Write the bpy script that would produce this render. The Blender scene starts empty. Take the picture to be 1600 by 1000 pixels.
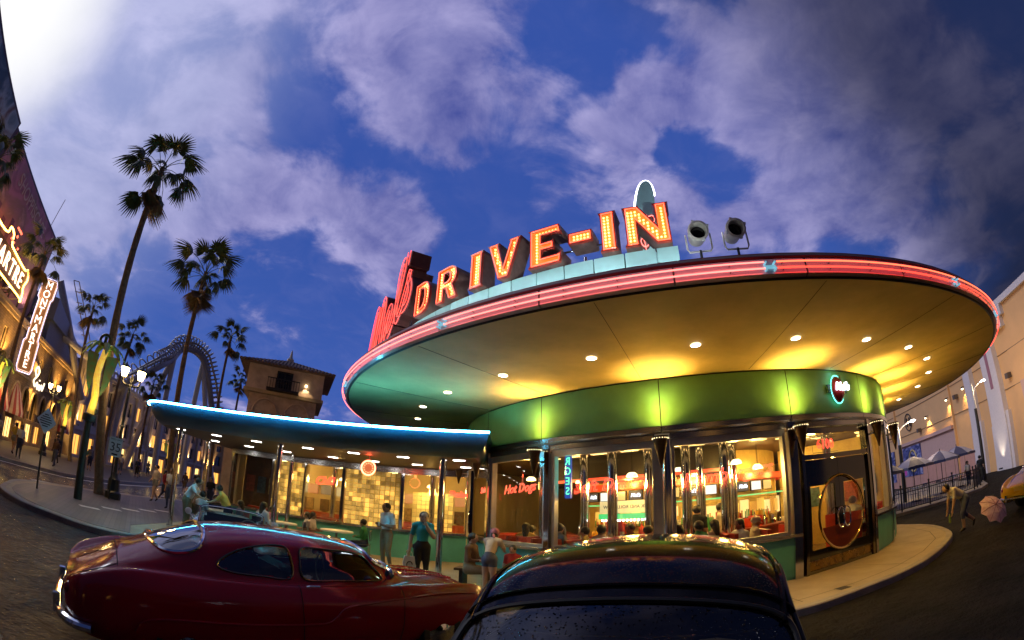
import bpy, bmesh, math, random
from math import sin, cos, pi, radians, degrees, atan2, hypot, sqrt, tan
from mathutils import Vector, Matrix
random.seed(7)
S = bpy.context.scene
COL = S.collection
# ------------------------------------------------------------------ camera (full-frame style fisheye, equidistant)
CAM_H, PITCH, ROLL, F_MM = 1.9, 23.5, 1.5, 16.2
cd = bpy.data.cameras.new('camera'); cam = bpy.data.objects.new('camera', cd); COL.objects.link(cam); S.camera = cam
cd.type = 'PANO'; cd.sensor_width = 36.0; cd.sensor_fit = 'HORIZONTAL'; cd.clip_start = 0.02; cd.clip_end = 4000
S.render.engine = 'CYCLES'
_cy = cd if hasattr(cd, 'panorama_type') else cd.cycles
_cy.panorama_type = 'FISHEYE_LENS_POLYNOMIAL'; _cy.fisheye_fov = radians(220)
_cy.fisheye_polynomial_k0 = 0.0; _cy.fisheye_polynomial_k1 = -1.0 / F_MM
_cy.fisheye_polynomial_k2 = _cy.fisheye_polynomial_k3 = _cy.fisheye_polynomial_k4 = 0.0
_up = Vector((sin(radians(ROLL)) * cos(radians(PITCH)), cos(radians(ROLL)) * cos(radians(PITCH)), sin(radians(PITCH))))
_fw = (Vector((0, 0, 1)) - _up * _up.z).normalized(); _rt = _up.cross(_fw)     # in (right, up, forward) camera axes, left-handed
_X = Vector((_rt.x, _fw.x, _up.x)); _Yv = Vector((_rt.y, _fw.y, _up.y)); _Z = Vector((_rt.z, _fw.z, _up.z))
_m = Matrix((( _X.x, _Yv.x, -_Z.x), (_X.y, _Yv.y, -_Z.y), (_X.z, _Yv.z, -_Z.z))).to_4x4()
_m.translation = Vector((0, 0, CAM_H)); cam.matrix_world = _m
# ------------------------------------------------------------------ world: dusk sky, broken cloud
SUN_AZ, SUN_EL = -88.0, 34.0          # degrees, azimuth clockwise from +Y
W = bpy.data.worlds.new('World'); S.world = W; W.use_nodes = True
def azdir(az, el): return Vector((sin(radians(az)) * cos(radians(el)), cos(radians(az)) * cos(radians(el)), sin(radians(el))))
def make_sky():
    nt = W.node_tree; nt.nodes.clear(); N, K = nt.nodes, nt.links
    def nd(t, **kw):
        n = N.new(t)
        for a, b in kw.items(): setattr(n, a, b)
        return n
    def sock(s, v):
        if isinstance(v, bpy.types.NodeSocket): K.new(v, s)
        else: s.default_value = v
    def mth(op, a, b=0.0, clamp=False):
        n = nd('ShaderNodeMath', operation=op, use_clamp=clamp); sock(n.inputs[0], a); sock(n.inputs[1], b); return n.outputs[0]
    def vec(op, a, b=(0, 0, 0)):
        n = nd('ShaderNodeVectorMath', operation=op); sock(n.inputs[0], a); sock(n.inputs[1], b); return n
    def mr(v, a, b, c=0.0, d=1.0, smooth=True):
        n = nd('ShaderNodeMapRange', interpolation_type='SMOOTHSTEP' if smooth else 'LINEAR')
        sock(n.inputs[0], v)
        for i, q in enumerate((a, b, c, d)): n.inputs[i + 1].default_value = q
        return n.outputs[0]
    def mix(f, a, b, bt='MIX'):
        n = nd('ShaderNodeMix', data_type='RGBA', blend_type=bt); sock(n.inputs[0], f); sock(n.inputs[6], a); sock(n.inputs[7], b); return n.outputs[2]
    D = nd('ShaderNodeTexCoord').outputs['Generated']
    sep = nd('ShaderNodeSeparateXYZ'); K.new(D, sep.inputs[0]); X, Y, Z = sep.outputs
    zz = mth('ADD', mth('MAXIMUM', Z, 0.0), 0.28)
    pl = nd('ShaderNodeCombineXYZ'); K.new(mth('DIVIDE', X, zz), pl.inputs[0]); K.new(mth('DIVIDE', Y, zz), pl.inputs[1]); P = pl.outputs[0]
    def noise(v, sc, det, rough, off, dist=0.0):
        n = nd('ShaderNodeTexNoise'); n.inputs['Scale'].default_value = sc; n.inputs['Detail'].default_value = det
        n.inputs['Roughness'].default_value = rough; n.inputs['Distortion'].default_value = dist
        K.new(vec('ADD', v, off).outputs[0], n.inputs['Vector']); return n.outputs[0]
    def blob(az, el, r0, r1):
        d = vec('DOT_PRODUCT', DW, tuple(azdir(az, el))).outputs['Value']
        return mr(d, cos(radians(r1)), cos(radians(r0)))
    wn = nd('ShaderNodeTexNoise'); wn.inputs['Scale'].default_value = 3.4; wn.inputs['Detail'].default_value = 7; wn.inputs['Roughness'].default_value = .52; K.new(P, wn.inputs['Vector'])
    wv = vec('MULTIPLY', vec('SUBTRACT', wn.outputs['Color'], (.5, .5, .5)).outputs[0], (.36, .36, .36)).outputs[0]
    DW = vec('NORMALIZE', vec('ADD', D, wv).outputs[0]).outputs[0]
    big = noise(P, 1.25, 10, 0.55, (3.1, 1.7, 0.4), 0.25)
    def dens(off):
        q = vec('ADD', P, off).outputs[0]
        return mth('ADD', mth('MULTIPLY', noise(q, 1.25, 10, 0.55, (3.1, 1.7, 0.4), 0.25), 0.62), mth('MULTIPLY', noise(q, 3.6, 9, 0.58, (9.2, 4.4, 2.0), 0.5), 0.38))
    d0, d1 = dens((0, 0, 0)), dens((-0.085, 0.03, 0))
    blobs = 0.0
    for az, el, r0, r1, w in CLOUDS:
        blobs = mth('ADD', blobs, mth('MULTIPLY', blob(az, el, r0, r1), w))
    den = mth('ADD', mth('ADD', mth('MULTIPLY', mth('SUBTRACT', d0, 0.5), 1.5), 0.5), mth('MULTIPLY', blobs, 0.80))
    cov = mr(den, 0.445, 0.60)
    thick = mr(den, 0.50, 0.72)
    relief = mth('ADD', mth('MULTIPLY', mth('SUBTRACT', d0, d1), 5.4), 0.50, True)
    puff = mr(noise(P, 8.5, 6, 0.6, (4.2, 1.8, 5.0), 0.6), 0.35, 0.68)
    lump = mth('ADD', mth('MULTIPLY', relief, 0.74), mth('MULTIPLY', puff, 0.16), True)
    lump = mth('MULTIPLY', lump, mr(thick, 0.0, 1.0, 1.0, 0.80), True)
    # the air behind: real atmosphere, tinted to the violet-blue of a storm dusk
    sky = nd('ShaderNodeTexSky', sky_type='NISHITA'); sky.sun_disc = False; sky.sun_elevation = radians(6); sky.sun_rotation = radians(SUN_AZ)
    sky.air_density = 1.4; sky.dust_density = 0.6; sky.ozone_density = 4.0
    base = mix(0.30, (0.048, 0.115, 0.52, 1), vec('SCALE', sky.outputs[0]).outputs[0])
    n = N[-1] if False else base.node
    sc = [q for q in N if q.type == 'VECT_MATH' and q.operation == 'SCALE'][0]; sc.inputs['Scale'].default_value = 0.045
    base = mix(mr(Z, 0.0, 0.55, 0.45, 0.0), base, (0.058, 0.14, 0.56, 1))
    cl = mix(lump, (0.068, 0.085, 0.33, 1), (0.54, 0.50, 0.82, 1))
    col = mix(mth('ADD', mth('MULTIPLY', cov, 0.86), mth('MULTIPLY', puff, 0.08)), base, cl)
    # storm side (right) darkens, sun side (left) glows through the cloud
    sdot = vec('DOT_PRODUCT', D, tuple(azdir(150, 6))).outputs['Value']
    storm = mr(mth('ADD', sdot, mth('MULTIPLY', mth('SUBTRACT', big, 0.5), 0.40)), -0.30, 0.16)
    low = mr(Z, 0.60, 0.20)
    col = mix(mth('MULTIPLY', storm, mth('ADD', mth('MULTIPLY', low, 0.12), 0.84)), col, (0.011, 0.0145, 0.036, 1))
    glow = vec('DOT_PRODUCT', D, tuple(azdir(SUN_AZ, SUN_EL))).outputs['Value']
    g1 = mth('MULTIPLY', mr(glow, cos(radians(44)), cos(radians(4))), mth('ADD', mth('MULTIPLY', den, 1.2), 0.2), True)
    col = mix(mth('MULTIPLY', g1, 0.72), col, (0.60, 0.64, 0.92, 1))
    col = mix(mr(glow, cos(radians(17)), cos(radians(0))), col, (1.05, 1.05, 1.04, 1))
    bg = nd('ShaderNodeBackground'); K.new(col, bg.inputs[0]); bg.inputs[1].default_value = SKY_STRENGTH
    out = nd('ShaderNodeOutputWorld'); K.new(bg.outputs[0], out.inputs[0])
SKY_STRENGTH = 1.0
CLOUDS = [(-53.1, 39.5, 2, 8, 0.12), (-68.3, 35.1, 8, 26, 0.14), (-33.7, 54.6, 4, 17, 0.12), (-9.3, 49.3, 3, 11, 0.13), (-35.5, 32.0, 2, 9, 0.13), (-20.4, 33.6, 2, 8, 0.13), (4.4, 52.2, 1, 6, 0.12), (8.8, 41.7, 3, 10, 0.14), (19.7, 47.3, 3, 9, 0.14), (30.5, 54.6, 4, 13, 0.15), (44.5, 41.6, 8, 22, 0.17), (66.8, 39.4, 8, 26, 0.17), (16.5, 57.2, 1, 8, -0.17), (-30.7, 42.1, 3, 11, -0.14), (-15.8, 39.1, 2, 8, -0.12), (-4.6, 39.3, 1, 6, -0.12), (11.5, 49.9, 1, 5, -0.1), (29.9, 39.8, 1, 6, -0.17), (-31.8, 21.1, 5, 18, -0.13), (-5.8, 31.2, 2, 8, -0.1), (-46.4, 17.1, 4, 12, -0.1), (-38.7, 45.7, 1, 6, -0.08)]
make_sky()
sd = bpy.data.lights.new('sun', 'SUN'); sd.energy = 0.9; sd.angle = radians(18); sd.color = (0.86, 0.88, 1.0)
sun = bpy.data.objects.new('sun', sd); COL.objects.link(sun)
sun.rotation_euler = (-azdir(SUN_AZ, SUN_EL)).to_track_quat('-Z', 'Y').to_euler()
vs = S.view_settings; vs.view_transform = 'Standard'; vs.look = 'None'; vs.exposure = 0.0; vs.gamma = 1.0; vs.use_curve_mapping = False
cy = S.cycles; cy.use_denoising = True
try: cy.denoiser = 'OPENIMAGEDENOISE'
except Exception: pass
cy.max_bounces = 7; cy.diffuse_bounces = 3; cy.glossy_bounces = 4; cy.transmission_bounces = 6; cy.transparent_max_bounces = 16
cy.sample_clamp_indirect = 4.0; cy.caustics_reflective = False; cy.caustics_refractive = False; cy.use_light_tree = True
# ------------------------------------------------------------------ materials
MATS = {}
def pm(name, col=(.5, .5, .5), rough=.5, metal=0.0, var=0.0, vs=6.0, bump=0.0, bs=40.0, coat=0.0, emit=None, es=1.0, col2=None, rv=0.0, spec=.5, wave=None):
    """procedural principled material: colour mottled by noise, bump, roughness wear"""
    if name in MATS: return MATS[name]
    m = bpy.data.materials.new(name); m.use_nodes = True; nt = m.node_tree; N, K = nt.nodes, nt.links
    b = N['Principled BSDF']; b.inputs['Roughness'].default_value = rough; b.inputs['Metallic'].default_value = metal
    b.inputs['Coat Weight'].default_value = coat; b.inputs['Coat Roughness'].default_value = .06; b.inputs['Specular IOR Level'].default_value = spec
    c = (*col, 1); b.inputs['Base Color'].default_value = c
    tc = None
    if var or bump or rv or col2:
        tc = N.new('ShaderNodeTexCoord').outputs['Object']
        n = N.new('ShaderNodeTexNoise'); n.inputs['Scale'].default_value = vs; n.inputs['Detail'].default_value = 6; n.inputs['Roughness'].default_value = .62
        K.new(tc, n.inputs['Vector'])
        if var or col2:
            r = N.new('ShaderNodeValToRGB'); K.new(n.outputs[0], r.inputs[0])
            r.color_ramp.elements[0].position = .32; r.color_ramp.elements[1].position = .68
            c2 = col2 or tuple(q * (1 + var) for q in col)
            r.color_ramp.elements[0].color = (*[q * (1 - var) for q in col], 1); r.color_ramp.elements[1].color = (*[min(q, 1) for q in c2], 1)
            K.new(r.outputs[0], b.inputs['Base Color'])
        if rv:
            q = N.new('ShaderNodeMapRange'); K.new(n.outputs[0], q.inputs[0]); q.inputs[1].default_value = .35; q.inputs[2].default_value = .65
            q.inputs[3].default_value = max(rough - rv, .02); q.inputs[4].default_value = min(rough + rv, 1); K.new(q.outputs[0], b.inputs['Roughness'])
        if bump:
            n2 = N.new('ShaderNodeTexNoise'); n2.inputs['Scale'].default_value = bs; n2.inputs['Detail'].default_value = 5; K.new(tc, n2.inputs['Vector'])
            bp = N.new('ShaderNodeBump'); bp.inputs['Strength'].default_value = bump; bp.inputs['Distance'].default_value = .02
            K.new(n2.outputs[0], bp.inputs['Height']); K.new(bp.outputs[0], b.inputs['Normal'])
    if emit:
        b.inputs['Emission Color'].default_value = (*emit, 1); b.inputs['Emission Strength'].default_value = es
    MATS[name] = m; return m
def glass_mat(name, tint=(1, 1, 1), refl=1.0, ior=1.5, rough=.02):
    if name in MATS: return MATS[name]
    m = bpy.data.materials.new(name); m.use_nodes = True; nt = m.node_tree; N, K = nt.nodes, nt.links; N.clear()
    o = N.new('ShaderNodeOutputMaterial'); mx = N.new('ShaderNodeMixShader'); t = N.new('ShaderNodeBsdfTransparent'); g = N.new('ShaderNodeBsdfGlossy')
    f = N.new('ShaderNodeLayerWeight'); f.inputs[0].default_value = .5; t.inputs[0].default_value = (*tint, 1); g.inputs['Roughness'].default_value = rough
    pw = N.new('ShaderNodeMath'); pw.operation = 'POWER'; pw.inputs[1].default_value = 5.0; K.new(f.outputs['Facing'], pw.inputs[0])
    ma = N.new('ShaderNodeMath'); ma.operation = 'MULTIPLY_ADD'; ma.inputs[1].default_value = .93; ma.inputs[2].default_value = .07; K.new(pw.outputs[0], ma.inputs[0])
    q = N.new('ShaderNodeMath'); q.operation = 'MULTIPLY'; q.inputs[1].default_value = refl; q.use_clamp = True; K.new(ma.outputs[0], q.inputs[0])
    K.new(q.outputs[0], mx.inputs[0]); K.new(t.outputs[0], mx.inputs[1]); K.new(g.outputs[0], mx.inputs[2]); K.new(mx.outputs[0], o.inputs[0])
    MATS[name] = m; return m
def brick_mat(name, c1, c2, mortar, sc=4.0, bw=.5, rh=.25, rough=.85):
    if name in MATS: return MATS[name]
    m = bpy.data.materials.new(name); m.use_nodes = True; nt = m.node_tree; N, K = nt.nodes, nt.links; b = N['Principled BSDF']; b.inputs['Roughness'].default_value = rough
    tc = N.new('ShaderNodeTexCoord'); sp = N.new('ShaderNodeSeparateXYZ'); K.new(tc.outputs['Object'], sp.inputs[0])
    ad = N.new('ShaderNodeMath'); ad.operation = 'ADD'; K.new(sp.outputs[0], ad.inputs[0]); K.new(sp.outputs[1], ad.inputs[1])
    cb = N.new('ShaderNodeCombineXYZ'); K.new(ad.outputs[0], cb.inputs[0]); K.new(sp.outputs[2], cb.inputs[1])
    br = N.new('ShaderNodeTexBrick'); K.new(cb.outputs[0], br.inputs['Vector']); br.inputs['Scale'].default_value = sc
    br.inputs['Brick Width'].default_value = bw; br.inputs['Row Height'].default_value = rh; br.inputs['Mortar Size'].default_value = .012
    br.inputs['Color1'].default_value = (*c1, 1); br.inputs['Color2'].default_value = (*c2, 1); br.inputs['Mortar'].default_value = (*mortar, 1)
    n = N.new('ShaderNodeTexNoise'); n.inputs['Scale'].default_value = 1.3; n.inputs['Detail'].default_value = 6; K.new(tc.outputs['Object'], n.inputs['Vector'])
    mx = N.new('ShaderNodeMix'); mx.data_type = 'RGBA'; mx.blend_type = 'MULTIPLY'; mx.inputs[0].default_value = .6
    K.new(br.outputs[0], mx.inputs[6]); K.new(n.outputs[0], mx.inputs[7]); K.new(mx.outputs[2], b.inputs['Base Color'])
    bp = N.new('ShaderNodeBump'); bp.inputs['Strength'].default_value = .5; bp.inputs['Distance'].default_value = .02; K.new(br.outputs[1], bp.inputs['Height']); bp.invert = True
    K.new(bp.outputs[0], b.inputs['Normal']); MATS[name] = m; return m
def wet_asphalt():
    m = bpy.data.materials.new('wet_asphalt'); m.use_nodes = True; nt = m.node_tree; N, K = nt.nodes, nt.links; b = N['Principled BSDF']
    tc = N.new('ShaderNodeTexCoord').outputs['Object']
    def ns(sc, d, r=.6):
        n = N.new('ShaderNodeTexNoise'); n.inputs['Scale'].default_value = sc; n.inputs['Detail'].default_value = d; n.inputs['Roughness'].default_value = r; K.new(tc, n.inputs['Vector']); return n.outputs[0]
    def mr(v, a, b_, c, d):
        n = N.new('ShaderNodeMapRange'); K.new(v, n.inputs[0])
        for i, q in enumerate((a, b_, c, d)): n.inputs[i + 1].default_value = q
        return n.outputs[0]
    r = N.new('ShaderNodeValToRGB'); K.new(ns(.8, 7), r.inputs[0]); r.color_ramp.elements[0].position = .3; r.color_ramp.elements[1].position = .7
    r.color_ramp.elements[0].color = (.010, .0095, .009, 1); r.color_ramp.elements[1].color = (.028, .026, .023, 1); K.new(r.outputs[0], b.inputs['Base Color'])
    sx = N.new('ShaderNodeSeparateXYZ'); K.new(tc, sx.inputs[0])
    wob = N.new('ShaderNodeMath'); wob.operation = 'MULTIPLY_ADD'; wob.inputs[1].default_value = 9.0; K.new(ns(.25, 5), wob.inputs[0]); K.new(sx.outputs[0], wob.inputs[2])
    dry = mr(wob.outputs[0], 0.5, 7.0, 0, 1)
    ro = N.new('ShaderNodeMix'); ro.data_type = 'FLOAT'; K.new(dry, ro.inputs[0]); K.new(mr(ns(.35, 5), .38, .62, .035, .20), ro.inputs[2]); ro.inputs[3].default_value = .8; K.new(ro.outputs[0], b.inputs['Roughness'])
    K.new(mr(dry, 0, 1, .9, .05), b.inputs['Specular IOR Level'])
    a = N.new('ShaderNodeMath'); a.operation = 'ADD'; K.new(mr(ns(1.7, 6, .7), .3, .7, 0, 1.6), a.inputs[0]); K.new(mr(ns(90, 3), 0, 1, 0, .22), a.inputs[1])
    bp = N.new('ShaderNodeBump'); bp.inputs['Strength'].default_value = 1.0; bp.inputs['Distance'].default_value = .09; K.new(a.outputs[0], bp.inputs['Height']); K.new(bp.outputs[0], b.inputs['Normal'])
    MATS['asphalt'] = m; return m
# ------------------------------------------------------------------ mesh helpers
class MB:
    def __init__(s): s.v = []; s.f = []; s.mi = []; s.k = 0
    def add(s, vs, fs):
        o = len(s.v); s.v += [tuple(q) for q in vs]; s.f += [tuple(i + o for i in f) for f in fs]; s.mi += [s.k] * len(fs); return s
    def mat(s, k): s.k = k; return s
    def box(s, x0, x1, y0, y1, z0, z1):
        return s.add([(x, y, z) for z in (z0, z1) for y in (y0, y1) for x in (x0, x1)], [(0, 2, 3, 1), (4, 5, 7, 6), (0, 1, 5, 4), (2, 6, 7, 3), (0, 4, 6, 2), (1, 3, 7, 5)])
    def cbox(s, c, d, rz=0.0, M=None):
        """box centred at c with size d turned about z (or by M)"""
        R = M or Matrix.Rotation(rz, 3, 'Z'); c = Vector(c); h = [q / 2 for q in d]
        vs = [c + R @ Vector((sx * h[0], sy * h[1], sz * h[2])) for sz in (-1, 1) for sy in (-1, 1) for sx in (-1, 1)]
        return s.add(vs, [(0, 2, 3, 1), (4, 5, 7, 6), (0, 1, 5, 4), (2, 6, 7, 3), (0, 4, 6, 2), (1, 3, 7, 5)])
    def cyl(s, a, b, r0, r1=None, n=12, caps=True):
        a, b = Vector(a), Vector(b); r1 = r0 if r1 is None else r1; d = (b - a).normalized()
        u = d.orthogonal().normalized(); w = d.cross(u); vs = []
        for p, r in ((a, r0), (b, r1)): vs += [p + (u * cos(2 * pi * i / n) + w * sin(2 * pi * i / n)) * r for i in range(n)]
        fs = [(i, (i + 1) % n, n + (i + 1) % n, n + i) for i in range(n)]
        if caps: fs += [tuple(reversed(range(n))), tuple(range(n, 2 * n))]
        return s.add(vs, fs)
    def tube(s, pts, r, n=6, closed=False, caps=True):
        P = [Vector(p) for p in pts]; L = len(P); rs = r if isinstance(r, (list, tuple)) else [r] * L
        if L < 2: return s
        vs = []; up = None
        for i, p in enumerate(P):
            a = P[(i - 1) % L] if (closed or i) else P[0]; b = P[(i + 1) % L] if (closed or i < L - 1) else P[-1]
            d = (b - a); d = d.normalized() if d.length > 1e-9 else Vector((0, 0, 1))
            if up is None: up = d.orthogonal().normalized()
            up = (up - d * up.dot(d)); up = up.normalized() if up.length > 1e-6 else d.orthogonal().normalized()
            w = d.cross(up); vs += [p + (up * cos(2 * pi * k / n) + w * sin(2 * pi * k / n)) * rs[i] for k in range(n)]
        fs = []
        for i in range(L if closed else L - 1):
            j = (i + 1) % L; fs += [(i * n + k, i * n + (k + 1) % n, j * n + (k + 1) % n, j * n + k) for k in range(n)]
        if caps and not closed: fs += [tuple(reversed(range(n))), tuple((L - 1) * n + k for k in range(n))]
        return s.add(vs, fs)
    def lathe(s, prof, n=24, c=(0, 0), a0=0.0, a1=360.0, closed=None):
        """profile [(r,z)] turned about the vertical through c"""
        full = abs(a1 - a0) >= 359.9; m = n if full else n + 1; vs = []
        for i in range(m):
            a = radians(a0 + (a1 - a0) * i / n); vs += [(c[0] + r * cos(a), c[1] + r * sin(a), z) for r, z in prof]
        L = len(prof); fs = []
        for i in range(n):
            j = (i + 1) % m; fs += [(i * L + k, j * L + k, j * L + k + 1, i * L + k + 1) for k in range(L - 1)]
        return s.add(vs, fs)
    def sphere(s, c, r, n=12, m=8, sc=(1, 1, 1)):
        vs = [(c[0], c[1], c[2] - r * sc[2])]
        for j in range(1, m):
            t = -pi / 2 + pi * j / m; vs += [(c[0] + r * sc[0] * cos(t) * cos(2 * pi * i / n), c[1] + r * sc[1] * cos(t) * sin(2 * pi * i / n), c[2] + r * sc[2] * sin(t)) for i in range(n)]
        vs.append((c[0], c[1], c[2] + r * sc[2])); fs = [(0, 1 + (i + 1) % n, 1 + i) for i in range(n)]
        for j in range(m - 2): fs += [(1 + j * n + i, 1 + j * n + (i + 1) % n, 1 + (j + 1) * n + (i + 1) % n, 1 + (j + 1) * n + i) for i in range(n)]
        t = len(vs) - 1; fs += [(t, 1 + (m - 2) * n + i, 1 + (m - 2) * n + (i + 1) % n) for i in range(n)]
        return s.add(vs, fs)
    def prism(s, poly, z0, z1, T=None):
        """2-D outline extruded from z0 to z1, mapped by T(x,y,z)"""
        T = T or (lambda x, y, z: (x, y, z)); n = len(poly)
        vs = [T(x, y, z0) for x, y in poly] + [T(x, y, z1) for x, y in poly]
        return s.add(vs, [tuple(reversed(range(n))), tuple(range(n, 2 * n))] + [(i, (i + 1) % n, n + (i + 1) % n, n + i) for i in range(n)])
    def me(s, mats, name='mesh', smooth=True, ang=32):
        m = bpy.data.meshes.new(name); m.from_pydata(s.v, [], s.f)
        for q in (mats if isinstance(mats, (list, tuple)) else [mats]): m.materials.append(q)
        if any(s.mi): m.polygons.foreach_set('material_index', s.mi)
        bm = bmesh.new(); bm.from_mesh(m); bmesh.ops.recalc_face_normals(bm, faces=bm.faces); bm.to_mesh(m); bm.free()
        if smooth:
            m.polygons.foreach_set('use_smooth', [True] * len(m.polygons)); m.set_sharp_from_angle(angle=radians(ang))
        m.update(); return m
    def build(s, name, mats, parent=None, loc=(0, 0, 0), rz=0.0, smooth=True, kind=None, ang=32):
        return obj(name, s.me(mats, name, smooth, ang), parent, loc, rz, kind)
def obj(name, me, parent=None, loc=(0, 0, 0), rz=0.0, kind=None):
    o = bpy.data.objects.new(name, me); COL.objects.link(o); o.location = loc; o.rotation_euler = (0, 0, rz)
    if parent: o.parent = parent
    if kind: o['kind'] = kind
    return o
def tag(o, label, cat, group=None):
    o['label'] = label; o['category'] = cat
    if group: o['group'] = group
    return o
def thing(name, label, cat, loc=(0, 0, 0), rz=0.0, group=None):
    o = bpy.data.objects.new(name, None); COL.objects.link(o); o.location = loc; o.rotation_euler = (0, 0, rz); o.empty_display_size = .2
    return tag(o, label, cat, group)
def kids(o): return [c for c in bpy.data.objects if c.parent == o]
def copy_tree(o, parent=None, ch=None):
    c = o.copy(); COL.objects.link(c)
    if parent: c.parent = parent
    for q in list(o.children): copy_tree(q, c)
    return c
def lamp(kind, loc, power, col=(1, .72, .3), parent=None, size=.1, spot=90, blend=.6, dirn=(0, 0, -1), name='lamp'):
    l = bpy.data.lights.new(name, kind); l.energy = power; l.color = col
    if kind == 'AREA': l.shape = 'DISK'; l.size = size
    else: l.shadow_soft_size = size
    if kind == 'SPOT': l.spot_size = radians(spot); l.spot_blend = blend
    o = bpy.data.objects.new(name, l); COL.objects.link(o); o.location = loc
    o.rotation_euler = Vector(dirn).to_track_quat('-Z', 'Y').to_euler()
    if parent: o.parent = parent
    return o
def text_me(txt, size, mats, extrude=.01, outline=0.0, shear=0.0, bevel=0.0, spacing=1.0, mirror=False, res=3):
    c = bpy.data.curves.new('lettering', 'FONT'); c.body = txt; c.size = size; c.align_x = 'CENTER'; c.align_y = 'CENTER'; c.shear = shear
    c.resolution_u = res; c.space_character = spacing
    if outline: c.fill_mode = 'NONE'; c.bevel_depth = outline; c.bevel_resolution = 1; c.extrude = 0
    else: c.extrude = extrude; c.bevel_depth = bevel
    o = bpy.data.objects.new('lettering', c); COL.objects.link(o)
    dg = bpy.context.evaluated_depsgraph_get(); m = bpy.data.meshes.new_from_object(o.evaluated_get(dg))
    bpy.data.objects.remove(o); bpy.data.curves.remove(c)
    m.materials.clear(); m.materials.append(mats)
    if mirror:
        for v in m.vertices: v.co.x = -v.co.x
        m.flip_normals()
    return m
def text_on(name, txt, size, mat, parent, loc, facing, tilt=0.0, **kw):
    """lettering standing upright, read from the side that `facing` (angle of the outward normal, radians) looks to"""
    o = obj(name, text_me(txt, size, mat, **kw), parent, loc); o.rotation_euler = (Matrix.Rotation(facing + pi / 2, 3, 'Z') @ Matrix.Rotation(pi / 2, 3, 'X') @ Matrix.Rotation(tilt, 3, 'Z')).to_euler(); return o
def catmull(pts, k=6, closed=False):
    P = [Vector(p) for p in pts]; n = len(P); out = []
    for i in range(n if closed else n - 1):
        g = lambda j: P[j % n] if closed else P[max(0, min(n - 1, j))]
        a, b, c, d = g(i - 1), g(i), g(i + 1), g(i + 2)
        for q in range(k):
            t = q / k; out.append(.5 * ((2 * b) + (c - a) * t + (2 * a - 5 * b + 4 * c - d) * t * t + (3 * b - a - 3 * c + d) * t ** 3))
    if not closed: out.append(P[-1])
    return out
def wall_holes(mb, u0, u1, z0, z1, holes, y=0.0, depth=.25):
    """front wall in the local x-z plane at y (outside is -y) with rectangular openings and reveals"""
    us = sorted({u0, u1, *[h[0] for h in holes], *[h[1] for h in holes]}); zs = sorted({z0, z1, *[h[2] for h in holes], *[h[3] for h in holes]})
    for a, b in zip(us, us[1:]):
        for c, d in zip(zs, zs[1:]):
            um, zm = (a + b) / 2, (c + d) / 2
            if not any(h[0] < um < h[1] and h[2] < zm < h[3] for h in holes): mb.add([(a, y, c), (b, y, c), (b, y, d), (a, y, d)], [(0, 1, 2, 3)])
    for a, b, c, d in holes:
        e = y + depth
        mb.add([(a, y, c), (a, y, d), (a, e, d), (a, e, c), (b, y, c), (b, y, d), (b, e, d), (b, e, c)], [(0, 1, 2, 3), (4, 7, 6, 5), (0, 3, 7, 4), (1, 5, 6, 2)])
def NEON(name, c, s): return pm('neon_' + name, (.1, .1, .1), .3, emit=c, es=s)
# ------------------------------------------------------------------ palette
TEAL = pm('teal_paint', (.10, .40, .36), .45, var=.10, vs=3, bump=.05, bs=60)
BAND = pm('sea_green_panel', (.24, .60, .24), .5, var=.07, vs=2.5, bump=.05, bs=90)
SIGNTEAL = pm('pale_teal_paint', (.44, .72, .74), .5, var=.12, vs=2, bump=.05)
CHROME = pm('chrome', (.72, .72, .73), .09, 1.0)
STEEL = pm('brushed_steel', (.55, .55, .56), .24, 1.0)
ALU = pm('satin_aluminium', (.62, .60, .63), .35, .85, var=.06, vs=5)
BLACK = pm('black_metal', (.012, .012, .013), .45, var=.2)
DARKBOX = pm('dark_brown_sheet_metal', (.22, .135, .115), .55, .3, var=.25, vs=6)
SOFFIT = pm('golden_soffit_plaster', (.60, .44, .19), .75, var=.16, vs=.9, bump=.08, bs=120)
CREAM = pm('cream_plaster', (.62, .50, .30), .8, var=.06, vs=2)
CONC = pm('warm_concrete', (.34, .28, .19), .75, var=.14, vs=1.6, bump=.25, bs=140)
KERBC = pm('kerb_concrete', (.30, .27, .23), .8, var=.18, vs=3, bump=.3, bs=90)
PAVE = brick_mat('brick_pavers', (.17, .145, .14), (.10, .088, .09), (.05, .045, .045), 2.5, .5, .25, .55)
GLASS = glass_mat('window_glass', (.94, .96, .95), 1.15)
DGLASS = glass_mat('smoked_glass', (.30, .30, .28), 1.3)
WHITE = pm('white_paint', (.75, .75, .74), .4, var=.05)
RED = pm('red_vinyl', (.42, .03, .02), .35, var=.1)
LIT_WARM = pm('lit_lamp_warm', (.9, .9, .8), .4, emit=(1, .80, .45), es=9)
LIT_WHITE = pm('lit_lamp_white', (.9, .9, .9), .4, emit=(1, .95, .88), es=14)
N_RED = NEON('red', (1, .05, .03), 3.2); N_PINK = NEON('pink', (1, .17, .14), 3.6); N_ORANGE = NEON('orange', (1, .12, .05), 3.6)
N_CYAN = NEON('cyan', (.10, .70, 1), 60.0); N_WHITE = NEON('white', (.80, .82, 1), 6.0); N_YEL = NEON('yellow', (1, .62, .16), 5.0); N_GREEN = NEON('green', (.12, 1, .45), 2.2)
N_VIOLET = NEON('violet', (.45, .30, 1), 4.0)
O2 = (5.8, 15.2)
def pol(r, a, z=0.0, c=(0, 0)): return Vector((c[0] + r * cos(radians(a)), c[1] + r * sin(radians(a)), z))
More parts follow.
